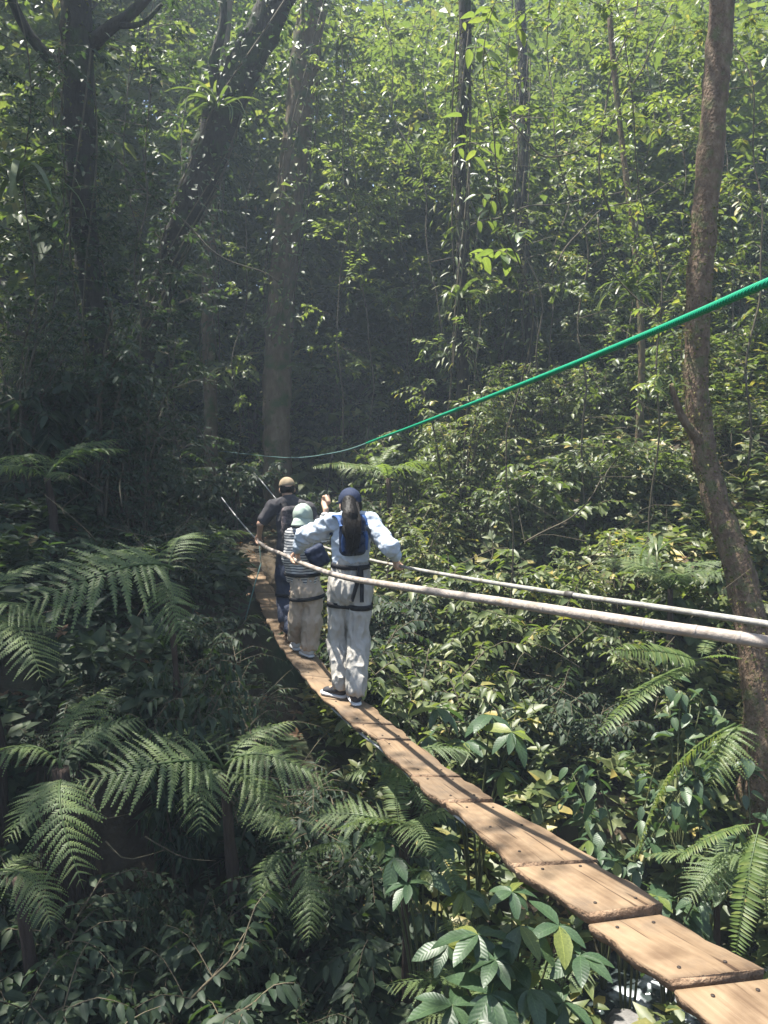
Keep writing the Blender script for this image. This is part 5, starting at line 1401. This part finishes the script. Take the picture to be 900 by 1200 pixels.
def ribbon_ring(prims, k, c, nrmv, w, n=48, th=.004, r0=.45):
    """strap round a solid at centre c in the plane normal to nrmv"""
    c, N = v3(c), nrm(v3(nrmv)); A = axes(np.cross(N, [1, 0, 0.01]), N); a = np.linspace(0, 2 * np.pi, n, endpoint=False)
    d = np.cos(a)[:, None] * A[:, 0] + np.sin(a)[:, None] * A[:, 1]
    P = c + d * r0
    for _ in range(50): P = P - d * (sdf_eval(prims, P, k) * .7)[:, None]
    V = []
    for i in range(n):
        for s, t in ((-1, 0), (-1, 1), (1, 1), (1, 0)): V.append(P[i] + d[i] * (t * th + .013) + N * s * w / 2)
    Q = [(4 * i + j, 4 * i + (j + 1) % 4, 4 * ((i + 1) % n) + (j + 1) % 4, 4 * ((i + 1) % n) + j) for i in range(n) for j in range(4)]
    return np.array(V), Q
def ribbon(pts, side, w, th=.005):
    pts = np.array([v3(p) for p in pts]); pts = spline(pts, 16); T = nrm(np.gradient(pts, axis=0)); S = nrm(v3(side) - T * (T @ v3(side))[:, None]); N = np.cross(T, S); V = []
    for i in range(16):
        for s, t in ((-1, -1), (-1, 1), (1, 1), (1, -1)): V.append(pts[i] + S[i] * s * w / 2 + N[i] * t * th / 2)
    Q = [(4 * i + j, 4 * i + (j + 1) % 4, 4 * i + 4 + (j + 1) % 4, 4 * i + 4 + j) for i in range(15) for j in range(4)]
    Q += [(0, 1, 2, 3), (63, 62, 61, 60)]
    return np.array(V), Q
def straps(name, rings, parent, mat, org):
    mb = MB()
    for V, Q in rings: mb.add(V - v3(org), None, Q)
    return obj(name, mb.mesh(name), M_[mat], parent)
def shoe(parent, heel, toe, L, upper, sole, org, s=1.0):
    heel, toe = v3(heel), v3(toe); F = nrm(np.array([toe[0] - heel[0], toe[1] - heel[1], (toe[2] - heel[2])])); A = axes(F); Fv, R, U = A[:, 1], A[:, 0], A[:, 2]
    m = heel + F * L * .5
    so = [('c', heel + F * .045 + U * .016, heel + F * (L - .05) + U * .016, .040 * s, .046 * s, R, .40), ('e', heel + F * (L - .06) + U * .018, (.045 * s, .06, .018), A)]
    up = [('c', heel + F * .05 + U * .055, heel + F * .10 + U * .06, .036 * s, .038 * s), ('c', heel + F * .09 + U * .055, heel + F * (L - .055) + U * .036, .040 * s, .036 * s, R, .72), ('c', heel + F * .055 + U * .07, heel + F * .062 + U * .105, .036 * s, .038 * s)]
    r = obj('shoe', solid('shoe', shift(up, org), .007, .02, fine=.001), M_[upper], parent)
    obj('sole', solid('sole', shift(so, org), .007, .012), M_[sole], r)
    return r

def bdir(p):
    i = int(np.argmin(((PATH - v3(p)) ** 2).sum(1))); return tanp[i]
def rail_near(c, px):
    u = c[:, 0] / (c[:, 1] * CS - (c[:, 2] - CAM_Z) * SN) * FPX + 450
    i = int(np.argmin(np.abs(u - px))); t = nrm(c[min(i + 1, len(c) - 1)] - c[max(i - 1, 0)])
    return c[i], t

def make_person(J, spec):
    """J: joints as world vectors; spec: sizes"""
    org = v3(J['org']); F = nrm(v3(spec['F'])); R = nrm(np.cross(F, [0, 0, 1.0]))
    p = empty('person', Vector(org)); tag(p, spec['label'], 'person', 'hikers crossing the bridge')
    g_ = spec.get('g', 1.0)
    hc, HF, HU = J['head'], spec.get('HF', F), spec.get('HU', (0, 0, 1))
    body = head_prims(hc, HF, HU, spec.get('hs', 1.0))
    nk = v3(hc) - nrm(v3(HU)) * .06 - nrm(v3(HF)) * .02
    body += [('c', nk, J['neck'], .050 * g_, .056 * g_), ('c', J['neck'], J['chest'], .075 * g_, .115 * g_, R, .72), ('c', J['chest'], J['waist'], .118 * g_, .10 * g_, R, .72), ('c', J['waist'], J['pelvis'], .10 * g_, .125 * g_, R, .75)]
    for s in 'LR':
        body += [('c', J['neck'], J['sh' + s], .055 * g_, .050 * g_), ('c', J['sh' + s], J['el' + s], .046 * g_, .036 * g_), ('c', J['el' + s], J['wr' + s], .037 * g_, .025 * g_),
                 ('c', J['hip' + s], J['kn' + s], .074 * g_, .050 * g_), ('c', J['kn' + s], J['an' + s], .050 * g_, .034 * g_), ('c', J['an' + s], J['toe' + s], .036 * g_, .026 * g_)]
        body += spec['hand' + s]
    bo = obj('body', solid('body', shift(body, org), .0085, .014), M_['skin'], p)
    eyes(p, hc, HF, HU, spec.get('hs', 1.0), org)
    return p, org, F, R
def mid(a, b_, t=.5): return v3(a) * (1 - t) + v3(b_) * t

# ---- woman in the light blue jacket, nearest on the bridge
def W(px, py, d): return at(px, py, d)
D = 5.6
J = dict(org=onz(404, 822, -.03), head=W(410, 591, D + .02), neck=W(412, 608, D), chest=W(412, 630, D + .02), waist=W(411, 655, D + .04), pelvis=W(410, 682, D + .03),
         shL=W(391, 612, D), shR=W(434, 613, D), elL=W(357, 628, D + .24), elR=W(457, 641, D - .16), hipL=W(400, 692, D + .03), hipR=W(421, 692, D), knL=W(396, 752, D + .10), knR=W(420, 754, D - .02))
FL_h, FL_t = onz(407, 819.5, -.028), onz(379, 812.5, -.028); FR_h, FR_t = onz(419, 829.5, -.018), onz(411, 813, -.03)
J.update(anL=Vector(mid(FL_h, FL_t, .22)) + Vector((0, 0, .085)), anR=Vector(mid(FR_h, FR_t, .2)) + Vector((0, 0, .085)), toeL=Vector(mid(FL_h, FL_t, .8)) + Vector((0, 0, .035)), toeR=Vector(mid(FR_h, FR_t, .75)) + Vector((0, 0, .035)))
PLh, TLh = rail_near(LRc, 347); PRh, TRh = rail_near(RRc, 469)
wl = v3(PLh) + nrm(v3(J['elL']) - PLh) * .095 + np.array([0, 0, .02]); wr = v3(PRh) + nrm(v3(J['elR']) - PRh) * .095 + np.array([.01, 0, .02])
J.update(wrL=wl, wrR=wr)
Fw = bdir(J['org']); Fw = nrm(np.array([Fw[0], Fw[1], 0]))
spec = dict(label='woman-sized hiker in light blue jacket, cream trousers and navy cap, nearest on the bridge', F=Fw, HF=nrm(Fw + np.array([0, 0, -.22])), HU=nrm(Fw * .2 + np.array([0, 0, 1.0])),
            handL=grip_prims(PLh, TLh, wl - PLh, .0185, wl), handR=grip_prims(PRh, TRh, wr - PRh, .0125, wr, -1), g=.96, hs=.98)
spec['label'] = 'person in light blue jacket, cream trousers and navy cap gripping both handrails'
p, org, F, R = make_person(J, spec)
jk = [('c', J['neck'], J['chest'], .085, .142, R, .78), ('c', J['chest'], mid(J['waist'], J['pelvis'], .0), .142, .140, R, .80), ('c', J['neck'], J['shL'], .068, .070), ('c', J['neck'], J['shR'], .068, .070),
      ('c', J['shL'], J['elL'], .068, .066), ('c', J['elL'], mid(J['elL'], wl, .85), .068, .046), ('c', J['shR'], J['elR'], .068, .062), ('c', J['elR'], mid(J['elR'], wr, .88), .062, .046),
      ('c', mid(J['shL'], J['elL'], .35) - np.array([0, 0, .05]), mid(J['elL'], wl, .5) - np.array([0, 0, .0]), .042, .045), ('cut', v3(J['waist']) - org - np.array([0, 0, .02]), (0, 0, -1))]
jk2 = shift([x for x in jk if x[0] != 'cut'], org) + [jk[-1]]
obj('jacket', solid('jacket', jk2, .007, .03, .010, (11, 11, 15), 1, fine=.002), M_['jacket'], p)
tr = [('c', J['waist'], J['pelvis'], .130, .158, R, .80), ('c', J['hipL'], J['knL'], .094, .074), ('c', J['hipR'], J['knR'], .094, .076), ('c', J['knL'], v3(J['anL']) + np.array([0, 0, .04]), .074, .066), ('c', J['knR'], v3(J['anR']) + np.array([0, 0, .04]), .076, .072),
      ('e', v3(J['pelvis']) - F * .05 - np.array([0, 0, .04]), (.150, .11, .12), axes(F))]
trl = shift(tr, org)
obj('trousers', solid('trousers', trl + [('cut', np.array([0, 0, .052]) - np.array([0, 0, org[2]]), (0, 0, -1))], .0075, .03, .013, (22, 22, 7), 2, fine=.002), M_['cream'], p)
# cap
A = axes(spec['HF'], spec['HU']); hc = v3(J['head'])
cp = [('e', hc + A[:, 2] * .028 - A[:, 1] * .010, (.086, .104, .098), A), ('cut', hc + A[:, 2] * .012 - org, -A[:, 2] + A[:, 1] * .1)]
cap = obj('cap', solid('cap', shift(cp[:1], org) + cp[1:], .006, .01, .001), M_['navy'], p)
obj('cap_brim', solid('cap_brim', shift([('e', hc + A[:, 2] * .030 + A[:, 1] * .125, (.075, .075, .010), A)], org), .006, .01), M_['navy'], cap)
# long hair
global_rng = np.random.default_rng(44)
ha = [W(409, 588, D - .085), W(411, 604, D - .20), W(412, 622, D - .262), W(412.5, 648, D - .272)]
hp = [('c', ha[0], ha[1], .050, .054), ('c', ha[1], ha[2], .056, .056, R, .40), ('c', ha[2], ha[3], .056, .014, R, .40), ('e', hc - A[:, 2] * .02 - A[:, 1] * .03, (.083, .08, .085), A)]
hr = obj('hair', solid('hair', shift(hp, org), .007, .03, .002, (70, 70, 3), 5), M_['hair'], p)
mb = MB(); hs = spline(ha, 14)
for k in range(420):
    a, b_ = global_rng.uniform(-1, 1), global_rng.uniform(-.6, .6); ph = global_rng.uniform(0, 6)
    q = hs + np.outer(np.linspace(.056, .070, 14) * (1 - .5 * np.linspace(0, 1, 14) ** 3), R) * a + np.outer(np.full(14, .032), F) * (b_ * .8 - .75) + np.outer(.006 * np.sin(np.linspace(0, 7, 14) + ph), R)
    q[8:] += np.outer(np.linspace(0, 1, 6) ** 2, global_rng.normal(0, .014, 3)); e = global_rng.integers(10, 15)
    mb.tube(q[:e] - org, np.linspace(.0026, .0008, e), 3, R=.5, cap=False)
st_ = obj('strands', mb.mesh('strands', True), M_['hair'], hr); st_['kind'] = 'stuff'
shoe(p, FL_h, FL_t, .245, 'shoe', 'white', org); shoe(p, FR_h, FR_t, .245, 'shoe', 'white', org)
# harness
tk = .03
zA = lambda py, d=D: W(411, py, d).z
rg1 = ribbon_ring(tr, tk, v3(W(411, 662, D + .03)), (0.06, 0, 1), .036)
legc = [tr[1], tr[3]]; legd = [tr[2], tr[4]]
rg2 = ribbon_ring(tr, tk, v3(W(410, 708, D + .02)), (0.04, 0, 1), .04)
def on_back(px, py): # point on the seat surface seen at pixel
    P = v3(W(px, py, D - .6))[None]; dr = nrm(v3(W(px, py, D)) - v3(W(px, py, D - .6)))[None]
    for _ in range(60): P = P + dr * (sdf_eval(tr + jk[:-1], P, tk) * .6)[:, None]
    return P[0] - dr[0] * .042
vs1 = ribbon([on_back(421, 665), on_back(420, 678), on_back(412, 705)], R, .03); vs2 = ribbon([on_back(423, 665), on_back(424, 682), on_back(424, 706)], R, .03)
straps('harness', [rg1, rg2, vs1, vs2], p, 'black', org)
# backpack (a thing of its own)
bc = v3(W(413, 628, D - .15)); Ab = axes(F, (0, 0, 1))
pk = empty('backpack', Vector(bc - np.array([0, 0, .14]))); tag(pk, 'slim navy backpack with blue straps under the long dark hair', 'backpack', 'bags worn by the hikers')
po = bc - np.array([0, 0, .14])
obj('pack_body', solid('pack_body', shift([('b', bc, (.098, .052, .145), .045, Ab), ('b', bc - Ab[:, 1] * .03 - Ab[:, 2] * .06, (.082, .045, .07), .03, Ab)], po), .007, .02, .003, (20, 20, 20), 3), M_['navyblue'], pk)
for s in (-1, 1):
    pts = [bc + Ab[:, 0] * s * .085 + Ab[:, 2] * .08 - Ab[:, 1] * .035, bc + Ab[:, 0] * s * .088 + Ab[:, 2] * .135 + Ab[:, 1] * .03, bc + Ab[:, 0] * s * .085 + Ab[:, 2] * .125 + Ab[:, 1] * .16, bc + Ab[:, 0] * s * .085 + Ab[:, 1] * .27 - Ab[:, 2] * .02]
    V, Q = ribbon(pts, Ab[:, 0], .05, .012); m2 = MB(); m2.add(V - po, None, Q); obj('strap', m2.mesh('strap'), M_['blue'], pk)
    V, Q = ribbon([bc + Ab[:, 0] * s * .075 + Ab[:, 2] * .04 - Ab[:, 1] * .062, bc + Ab[:, 0] * s * .086 - Ab[:, 2] * .03 - Ab[:, 1] * .056, bc + Ab[:, 0] * s * .08 - Ab[:, 2] * .10 - Ab[:, 1] * .05], Ab[:, 0], .035, .008); m2 = MB(); m2.add(V - po, None, Q); obj('side_panel', m2.mesh('side_panel'), M_['blue'], pk)

# ---- hiker in the middle, striped shirt
D = 6.8
fl_h, fl_t = onz(349, 764, -.115), onz(343, 756, -.12); fr_h, fr_t = onz(367, 772, -.105), onz(352, 765, -.11)
J = dict(org=onz(356, 768, -.11), head=W(355, 606, D + .02), neck=W(354, 623, D), chest=W(354, 643, D), waist=W(356, 667, D), pelvis=W(359, 690, D), shL=W(342.5, 627, D), shR=W(366, 628, D), elL=W(339, 655, D - .05), elR=W(378, 630, D - .1),
         hipL=W(352, 697, D), hipR=W(367, 697, D), knL=W(349, 725, D + .05), knR=W(366, 728, D - .02))
J.update(anL=Vector(mid(fl_h, fl_t, .3)) + Vector((0, 0, .08)), anR=Vector(mid(fr_h, fr_t, .25)) + Vector((0, 0, .08)), toeL=Vector(mid(fl_h, fl_t, .8)) + Vector((0, 0, .035)), toeR=Vector(mid(fr_h, fr_t, .8)) + Vector((0, 0, .035)))
hand = v3(W(383.5, 585.5, D)); wrR = v3(W(382, 597, D - .02)); wrL = v3(W(343, 684, D + .04))
strapA = nrm(v3(W(380.5, 531, D)) - hand)
PLm = v3(W(345, 696, D + .07))
J.update(wrL=wrL, wrR=wrR)
Fm = bdir(J['org']); Fm = nrm(np.array([Fm[0], Fm[1], 0]))
Am = nrm(strapA * .8 + Fm * .6)
spec = dict(label='person in striped shirt and pale green bucket hat between the other two, one hand raised', F=Fm, HF=nrm(Fm + np.array([.35, 0, -.1])), handL=grip_prims(PLm, nrm(Fm + np.array([0, 0, -.2])), wrL - PLm, .012, wrL), handR=grip_prims(hand, Am, wrR - hand, .007, wrR, -1), g=.88, hs=.93)
p, org, F, R = make_person(J, spec)
sh = [('c', J['neck'], J['chest'], .075, .125, R, .78), ('c', J['chest'], J['waist'], .128, .125, R, .8), ('c', J['waist'], J['pelvis'], .125, .13, R, .8), ('c', J['neck'], J['shL'], .06, .062), ('c', J['neck'], J['shR'], .06, .062), ('c', J['shL'], J['elL'], .064, .058), ('c', J['elL'], mid(J['elL'], wrL, .9), .058, .048),
      ('c', J['shR'], J['elR'], .062, .055), ('c', J['elR'], mid(J['elR'], wrR, .72), .055, .045)]
obj('shirt', solid('shirt', shift(sh, org) + [('cut', v3(W(358, 682, D)) - org, (0, 0, -1))], .0075, .03, .006, (18, 18, 12), 6), M_['stripe'], p)
tr = [('c', J['waist'], J['pelvis'], .115, .138, R, .8), ('c', J['hipL'], J['knL'], .088, .078), ('c', J['hipR'], J['knR'], .088, .080), ('c', J['knL'], v3(J['anL']) + np.array([0, 0, .04]), .078, .074), ('c', J['knR'], v3(J['anR']) + np.array([0, 0, .04]), .080, .078), ('e', v3(J['pelvis']) - F * .04 - np.array([0, 0, .03]), (.13, .1, .11), axes(F))]
obj('trousers', solid('trousers', shift(tr, org) + [('cut', v3(W(358, 672, D)) - org, (0, 0, 1)), ('cut', np.array([0, 0, -.03 - org[2]]), (0, 0, -1))], .0075, .03, .012, (22, 22, 8), 7, fine=.002), M_['beige'], p)
A = axes(spec['HF']); hc = v3(J['head'])
cp = [('e', hc + A[:, 2] * .030 - A[:, 1] * .010, (.086, .105, .096), A), ('c', hc + A[:, 2] * .02, hc - A[:, 1] * .006 - A[:, 2] * .045, .086, .094)]
cap = obj('hat', solid('hat', shift(cp, org) + [('cut', hc - A[:, 2] * .012 - org, -A[:, 2])], .006, .02, .003, (20, 20, 10), 8), M_['cap_g'], p)
nb = 40; an_ = np.linspace(0, 2 * np.pi, nb, endpoint=False); bv_ = []
for rr_, zz_ in ((.088, .004), (.098, -.028), (.116, -.066), (.120, -.078), (.115, -.078), (.094, -.034), (.084, -.004)):     # drooping brim, inside and out
    for j in range(nb):
        wv = 1 + .035 * math.sin(an_[j] * 3 + 1) + .02 * math.sin(an_[j] * 7)
        bv_.append(hc - org - A[:, 1] * .008 + A[:, 0] * math.cos(an_[j]) * rr_ * .94 * wv + A[:, 1] * math.sin(an_[j]) * rr_ * 1.1 * wv + A[:, 2] * (zz_ + (.03 * max(0, math.sin(an_[j])) if zz_ < -.02 else 0)))
obj('brim', new_mesh('brim', np.array(bv_), None, smooth=True, quads=[(i * nb + j, i * nb + (j + 1) % nb, ((i + 1) % 7) * nb + (j + 1) % nb, ((i + 1) % 7) * nb + j) for i in range(7) for j in range(nb)]), M_['cap_g'], cap)
shoe(p, fl_h, fl_t, .225, 'white', 'white', org, .95); shoe(p, fr_h, fr_t, .225, 'white', 'white', org, .95)
rg1 = ribbon_ring(sh + tr, .03, v3(W(357, 672, D)), (0, 0, 1), .03); rg2 = ribbon_ring(tr, .03, v3(W(358, 699, D)), (-.1, 0, 1), .034)
straps('harness', [rg1, rg2], p, 'black', org)
bc = v3(W(372, 652, D - .17)); Ab = axes(nrm(F + R * .1), nrm(np.array([-.5, 0, 1.0]))); po = bc - np.array([0, 0, .1])
pk = empty('sling_bag', Vector(po)); tag(pk, 'small navy blue sling bag on the back of the striped hiker', 'bag', 'bags worn by the hikers')
obj('bag_body', solid('bag_body', shift([('b', bc, (.088, .05, .10), .035, Ab), ('b', bc - Ab[:, 1] * .035 - Ab[:, 2] * .03, (.066, .03, .05), .02, Ab)], po), .007, .015, .003, (18, 18, 18), 9), M_['navyblue'], pk)
V, Q = ribbon([bc + Ab[:, 2] * .09, v3(J['shL']) * .4 + bc * .6 + np.array([0, -.05, .08]), v3(J['shL']) + np.array([.03, -.07, .045]), v3(J['shL']) + np.array([.04, .05, .04])], R, .03, .006); m2 = MB(); m2.add(V - po, None, Q); obj('strap', m2.mesh('strap'), M_['navy'], pk)
mb = MB(); gi = int(np.argmin(((gr - (hand + strapA * .42)) ** 2).sum(1))); mb.tube(spline([hand - strapA * .05, hand + strapA * .1 + np.array([.006, 0, 0]), gr[gi]], 14), .006, 6)
tg = obj('safety_strap', mb.mesh('safety_strap', True), M_['black']); tag(tg, 'thin dark strap from the raised hand up to the green rope', 'strap')

# ---- man in front
D = 8.1
fl_h, fl_t = onz(333, 742, -.16), onz(331, 733, -.17); fr_h, fr_t = onz(341, 755, -.14), onz(337, 747, -.15)
J = dict(org=onz(337, 748, -.15), head=W(336.5, 573, D + .02), neck=W(339, 588, D), chest=W(341, 610, D), waist=W(339, 645, D), pelvis=W(338, 668, D), shL=W(320, 594, D), shR=W(361, 597, D), elL=W(305, 614, D - .05), elR=W(372, 618, D - .02),
         hipL=W(332, 674, D), hipR=W(345, 674, D), knL=W(333, 706, D + .06), knR=W(342, 710, D))
J.update(anL=Vector(mid(fl_h, fl_t, .25)) + Vector((0, 0, .085)), anR=Vector(mid(fr_h, fr_t, .25)) + Vector((0, 0, .085)), toeL=Vector(mid(fl_h, fl_t, .8)) + Vector((0, 0, .035)), toeR=Vector(mid(fr_h, fr_t, .8)) + Vector((0, 0, .035)))
PLh, TLh = rail_near(LRc, 303); PRh, TRh = rail_near(RRc, 375)
wl = v3(PLh) + nrm(v3(J['elL']) - PLh) * .1; wr = v3(PRh) + nrm(v3(J['elR']) - PRh) * .1
J.update(wrL=wl, wrR=wr)
Fm = bdir(J['org']); Fm = nrm(np.array([Fm[0], Fm[1], 0]))
spec = dict(label='person in charcoal T-shirt, dark trousers and tan cap leading the group', F=Fm, HF=nrm(Fm + np.array([.1, 0, -.2])), HU=nrm(Fm * .2 + np.array([0, 0, 1.0])), handL=grip_prims(PLh, TLh, wl - PLh, .0185, wl), handR=grip_prims(PRh, TRh, wr - PRh, .0125, wr, -1), g=1.02, hs=1.02)
p, org, F, R = make_person(J, spec)
sh = [('c', J['neck'], J['chest'], .085, .155, R, .74), ('c', J['chest'], J['waist'], .155, .135, R, .78), ('c', J['waist'], J['pelvis'], .135, .14, R, .8), ('c', J['neck'], J['shL'], .075, .075), ('c', J['neck'], J['shR'], .075, .075), ('c', J['shL'], mid(J['shL'], J['elL'], .75), .076, .066), ('c', J['shR'], mid(J['shR'], J['elR'], .75), .076, .066)]
obj('t_shirt', solid('t_shirt', shift(sh, org) + [('cut', v3(W(338, 664, D)) - org, (0, 0, -1))], .008, .03, .006, (14, 14, 10), 11), M_['tee'], p)
tr = [('c', J['waist'], J['pelvis'], .12, .145, R, .8), ('c', J['hipL'], J['knL'], .09, .076), ('c', J['hipR'], J['knR'], .09, .076), ('c', J['knL'], v3(J['anL']) + np.array([0, 0, .05]), .074, .058), ('c', J['knR'], v3(J['anR']) + np.array([0, 0, .05]), .074, .058), ('e', v3(J['pelvis']) - F * .04 - np.array([0, 0, .03]), (.13, .1, .11), axes(F))]
obj('trousers', solid('trousers', shift(tr, org) + [('cut', v3(W(338, 655, D)) - org, (0, 0, 1))], .008, .03, .006, (15, 15, 6), 12), M_['jeans'], p)
A = axes(spec['HF'], spec['HU']); hc = v3(J['head'])
cap = obj('cap', solid('cap', shift([('e', hc + A[:, 2] * .034 - A[:, 1] * .008, (.088, .107, .098), A)], org) + [('cut', hc + A[:, 2] * .028 - org, -A[:, 2])], .006, .01, .001), M_['cap_b'], p)
obj('cap_brim', solid('cap_brim', shift([('e', hc + A[:, 2] * .038 + A[:, 1] * .125, (.078, .075, .010), A)], org), .006, .01), M_['cap_b'], cap)
obj('hair', solid('hair', shift([('e', hc + A[:, 2] * .0 - A[:, 1] * .022, (.081, .085, .075), A)], org) + [('cut', hc - A[:, 2] * .05 - org, -A[:, 2]), ('cut', hc + A[:, 1] * .03 - org, A[:, 1])], .006, .01, .002, (60, 60, 60), 4), M_['hair'], p)
shoe(p, fl_h, fl_t, .27, 'brown', 'brown', org, 1.05); shoe(p, fr_h, fr_t, .27, 'brown', 'brown', org, 1.05)
rg1 = ribbon_ring(tr, .03, v3(W(338, 697, D)), (0, 0, 1), .035); straps('harness', [rg1], p, 'black', org)
bc = v3(W(345, 615, D - .2)); Ab = axes(F); po = bc - np.array([0, 0, .2])
pk = empty('backpack', Vector(po)); tag(pk, 'dark backpack with pinkish grey pattern on the leading hiker', 'backpack', 'bags worn by the hikers')
obj('pack_body', solid('pack_body', shift([('b', bc, (.135, .075, .20), .05, Ab), ('b', bc - Ab[:, 1] * .05 - Ab[:, 2] * .06, (.11, .05, .11), .035, Ab)], po), .008, .02, .004, (14, 14, 14), 13), M_['camo'], pk)
for s in (-1, 1):
    V, Q = ribbon([bc + Ab[:, 0] * s * .09 + Ab[:, 2] * .15 - Ab[:, 1] * .05, bc + Ab[:, 0] * s * .10 + Ab[:, 2] * .215 + Ab[:, 1] * .03, bc + Ab[:, 0] * s * .10 + Ab[:, 2] * .2 + Ab[:, 1] * .2, bc + Ab[:, 0] * s * .1 + Ab[:, 1] * .33], Ab[:, 0], .055, .014); m2 = MB(); m2.add(V - po, None, Q); obj('strap', m2.mesh('strap'), M_['black'], pk)

# ------------------------------------------------------------------ haze: blue-tinted forest air, also standing in for lens veil
hm = bpy.data.materials.new('haze_and_veil'); hm.use_nodes = True
nt = hm.node_tree
for n_ in list(nt.nodes):
    if n_.type == 'BSDF_PRINCIPLED': nt.nodes.remove(n_)
pv = nt.nodes.new('ShaderNodeVolumePrincipled')
pv.inputs['Color'].default_value = (.70, .84, 1.0, 1)
pv.inputs['Density'].default_value = 0.0030
pv.inputs['Anisotropy'].default_value = .2
nt.links.new(pv.outputs[0], [x for x in nt.nodes if x.type == 'OUTPUT_MATERIAL'][0].inputs['Volume'])
hx0, hx1, hy0, hy1, hz0, hz1 = -96, 96, -92, 106, -4.5, 31
hv = [(x, y, z) for x in (hx0, hx1) for y in (hy0, hy1) for z in (hz0, hz1)]
hq = [(0, 1, 3, 2), (4, 6, 7, 5), (0, 4, 5, 1), (2, 3, 7, 6), (0, 2, 6, 4), (1, 5, 7, 3)]
hz = obj('haze', new_mesh('haze', hv, None, quads=hq), hm, kind='stuff')
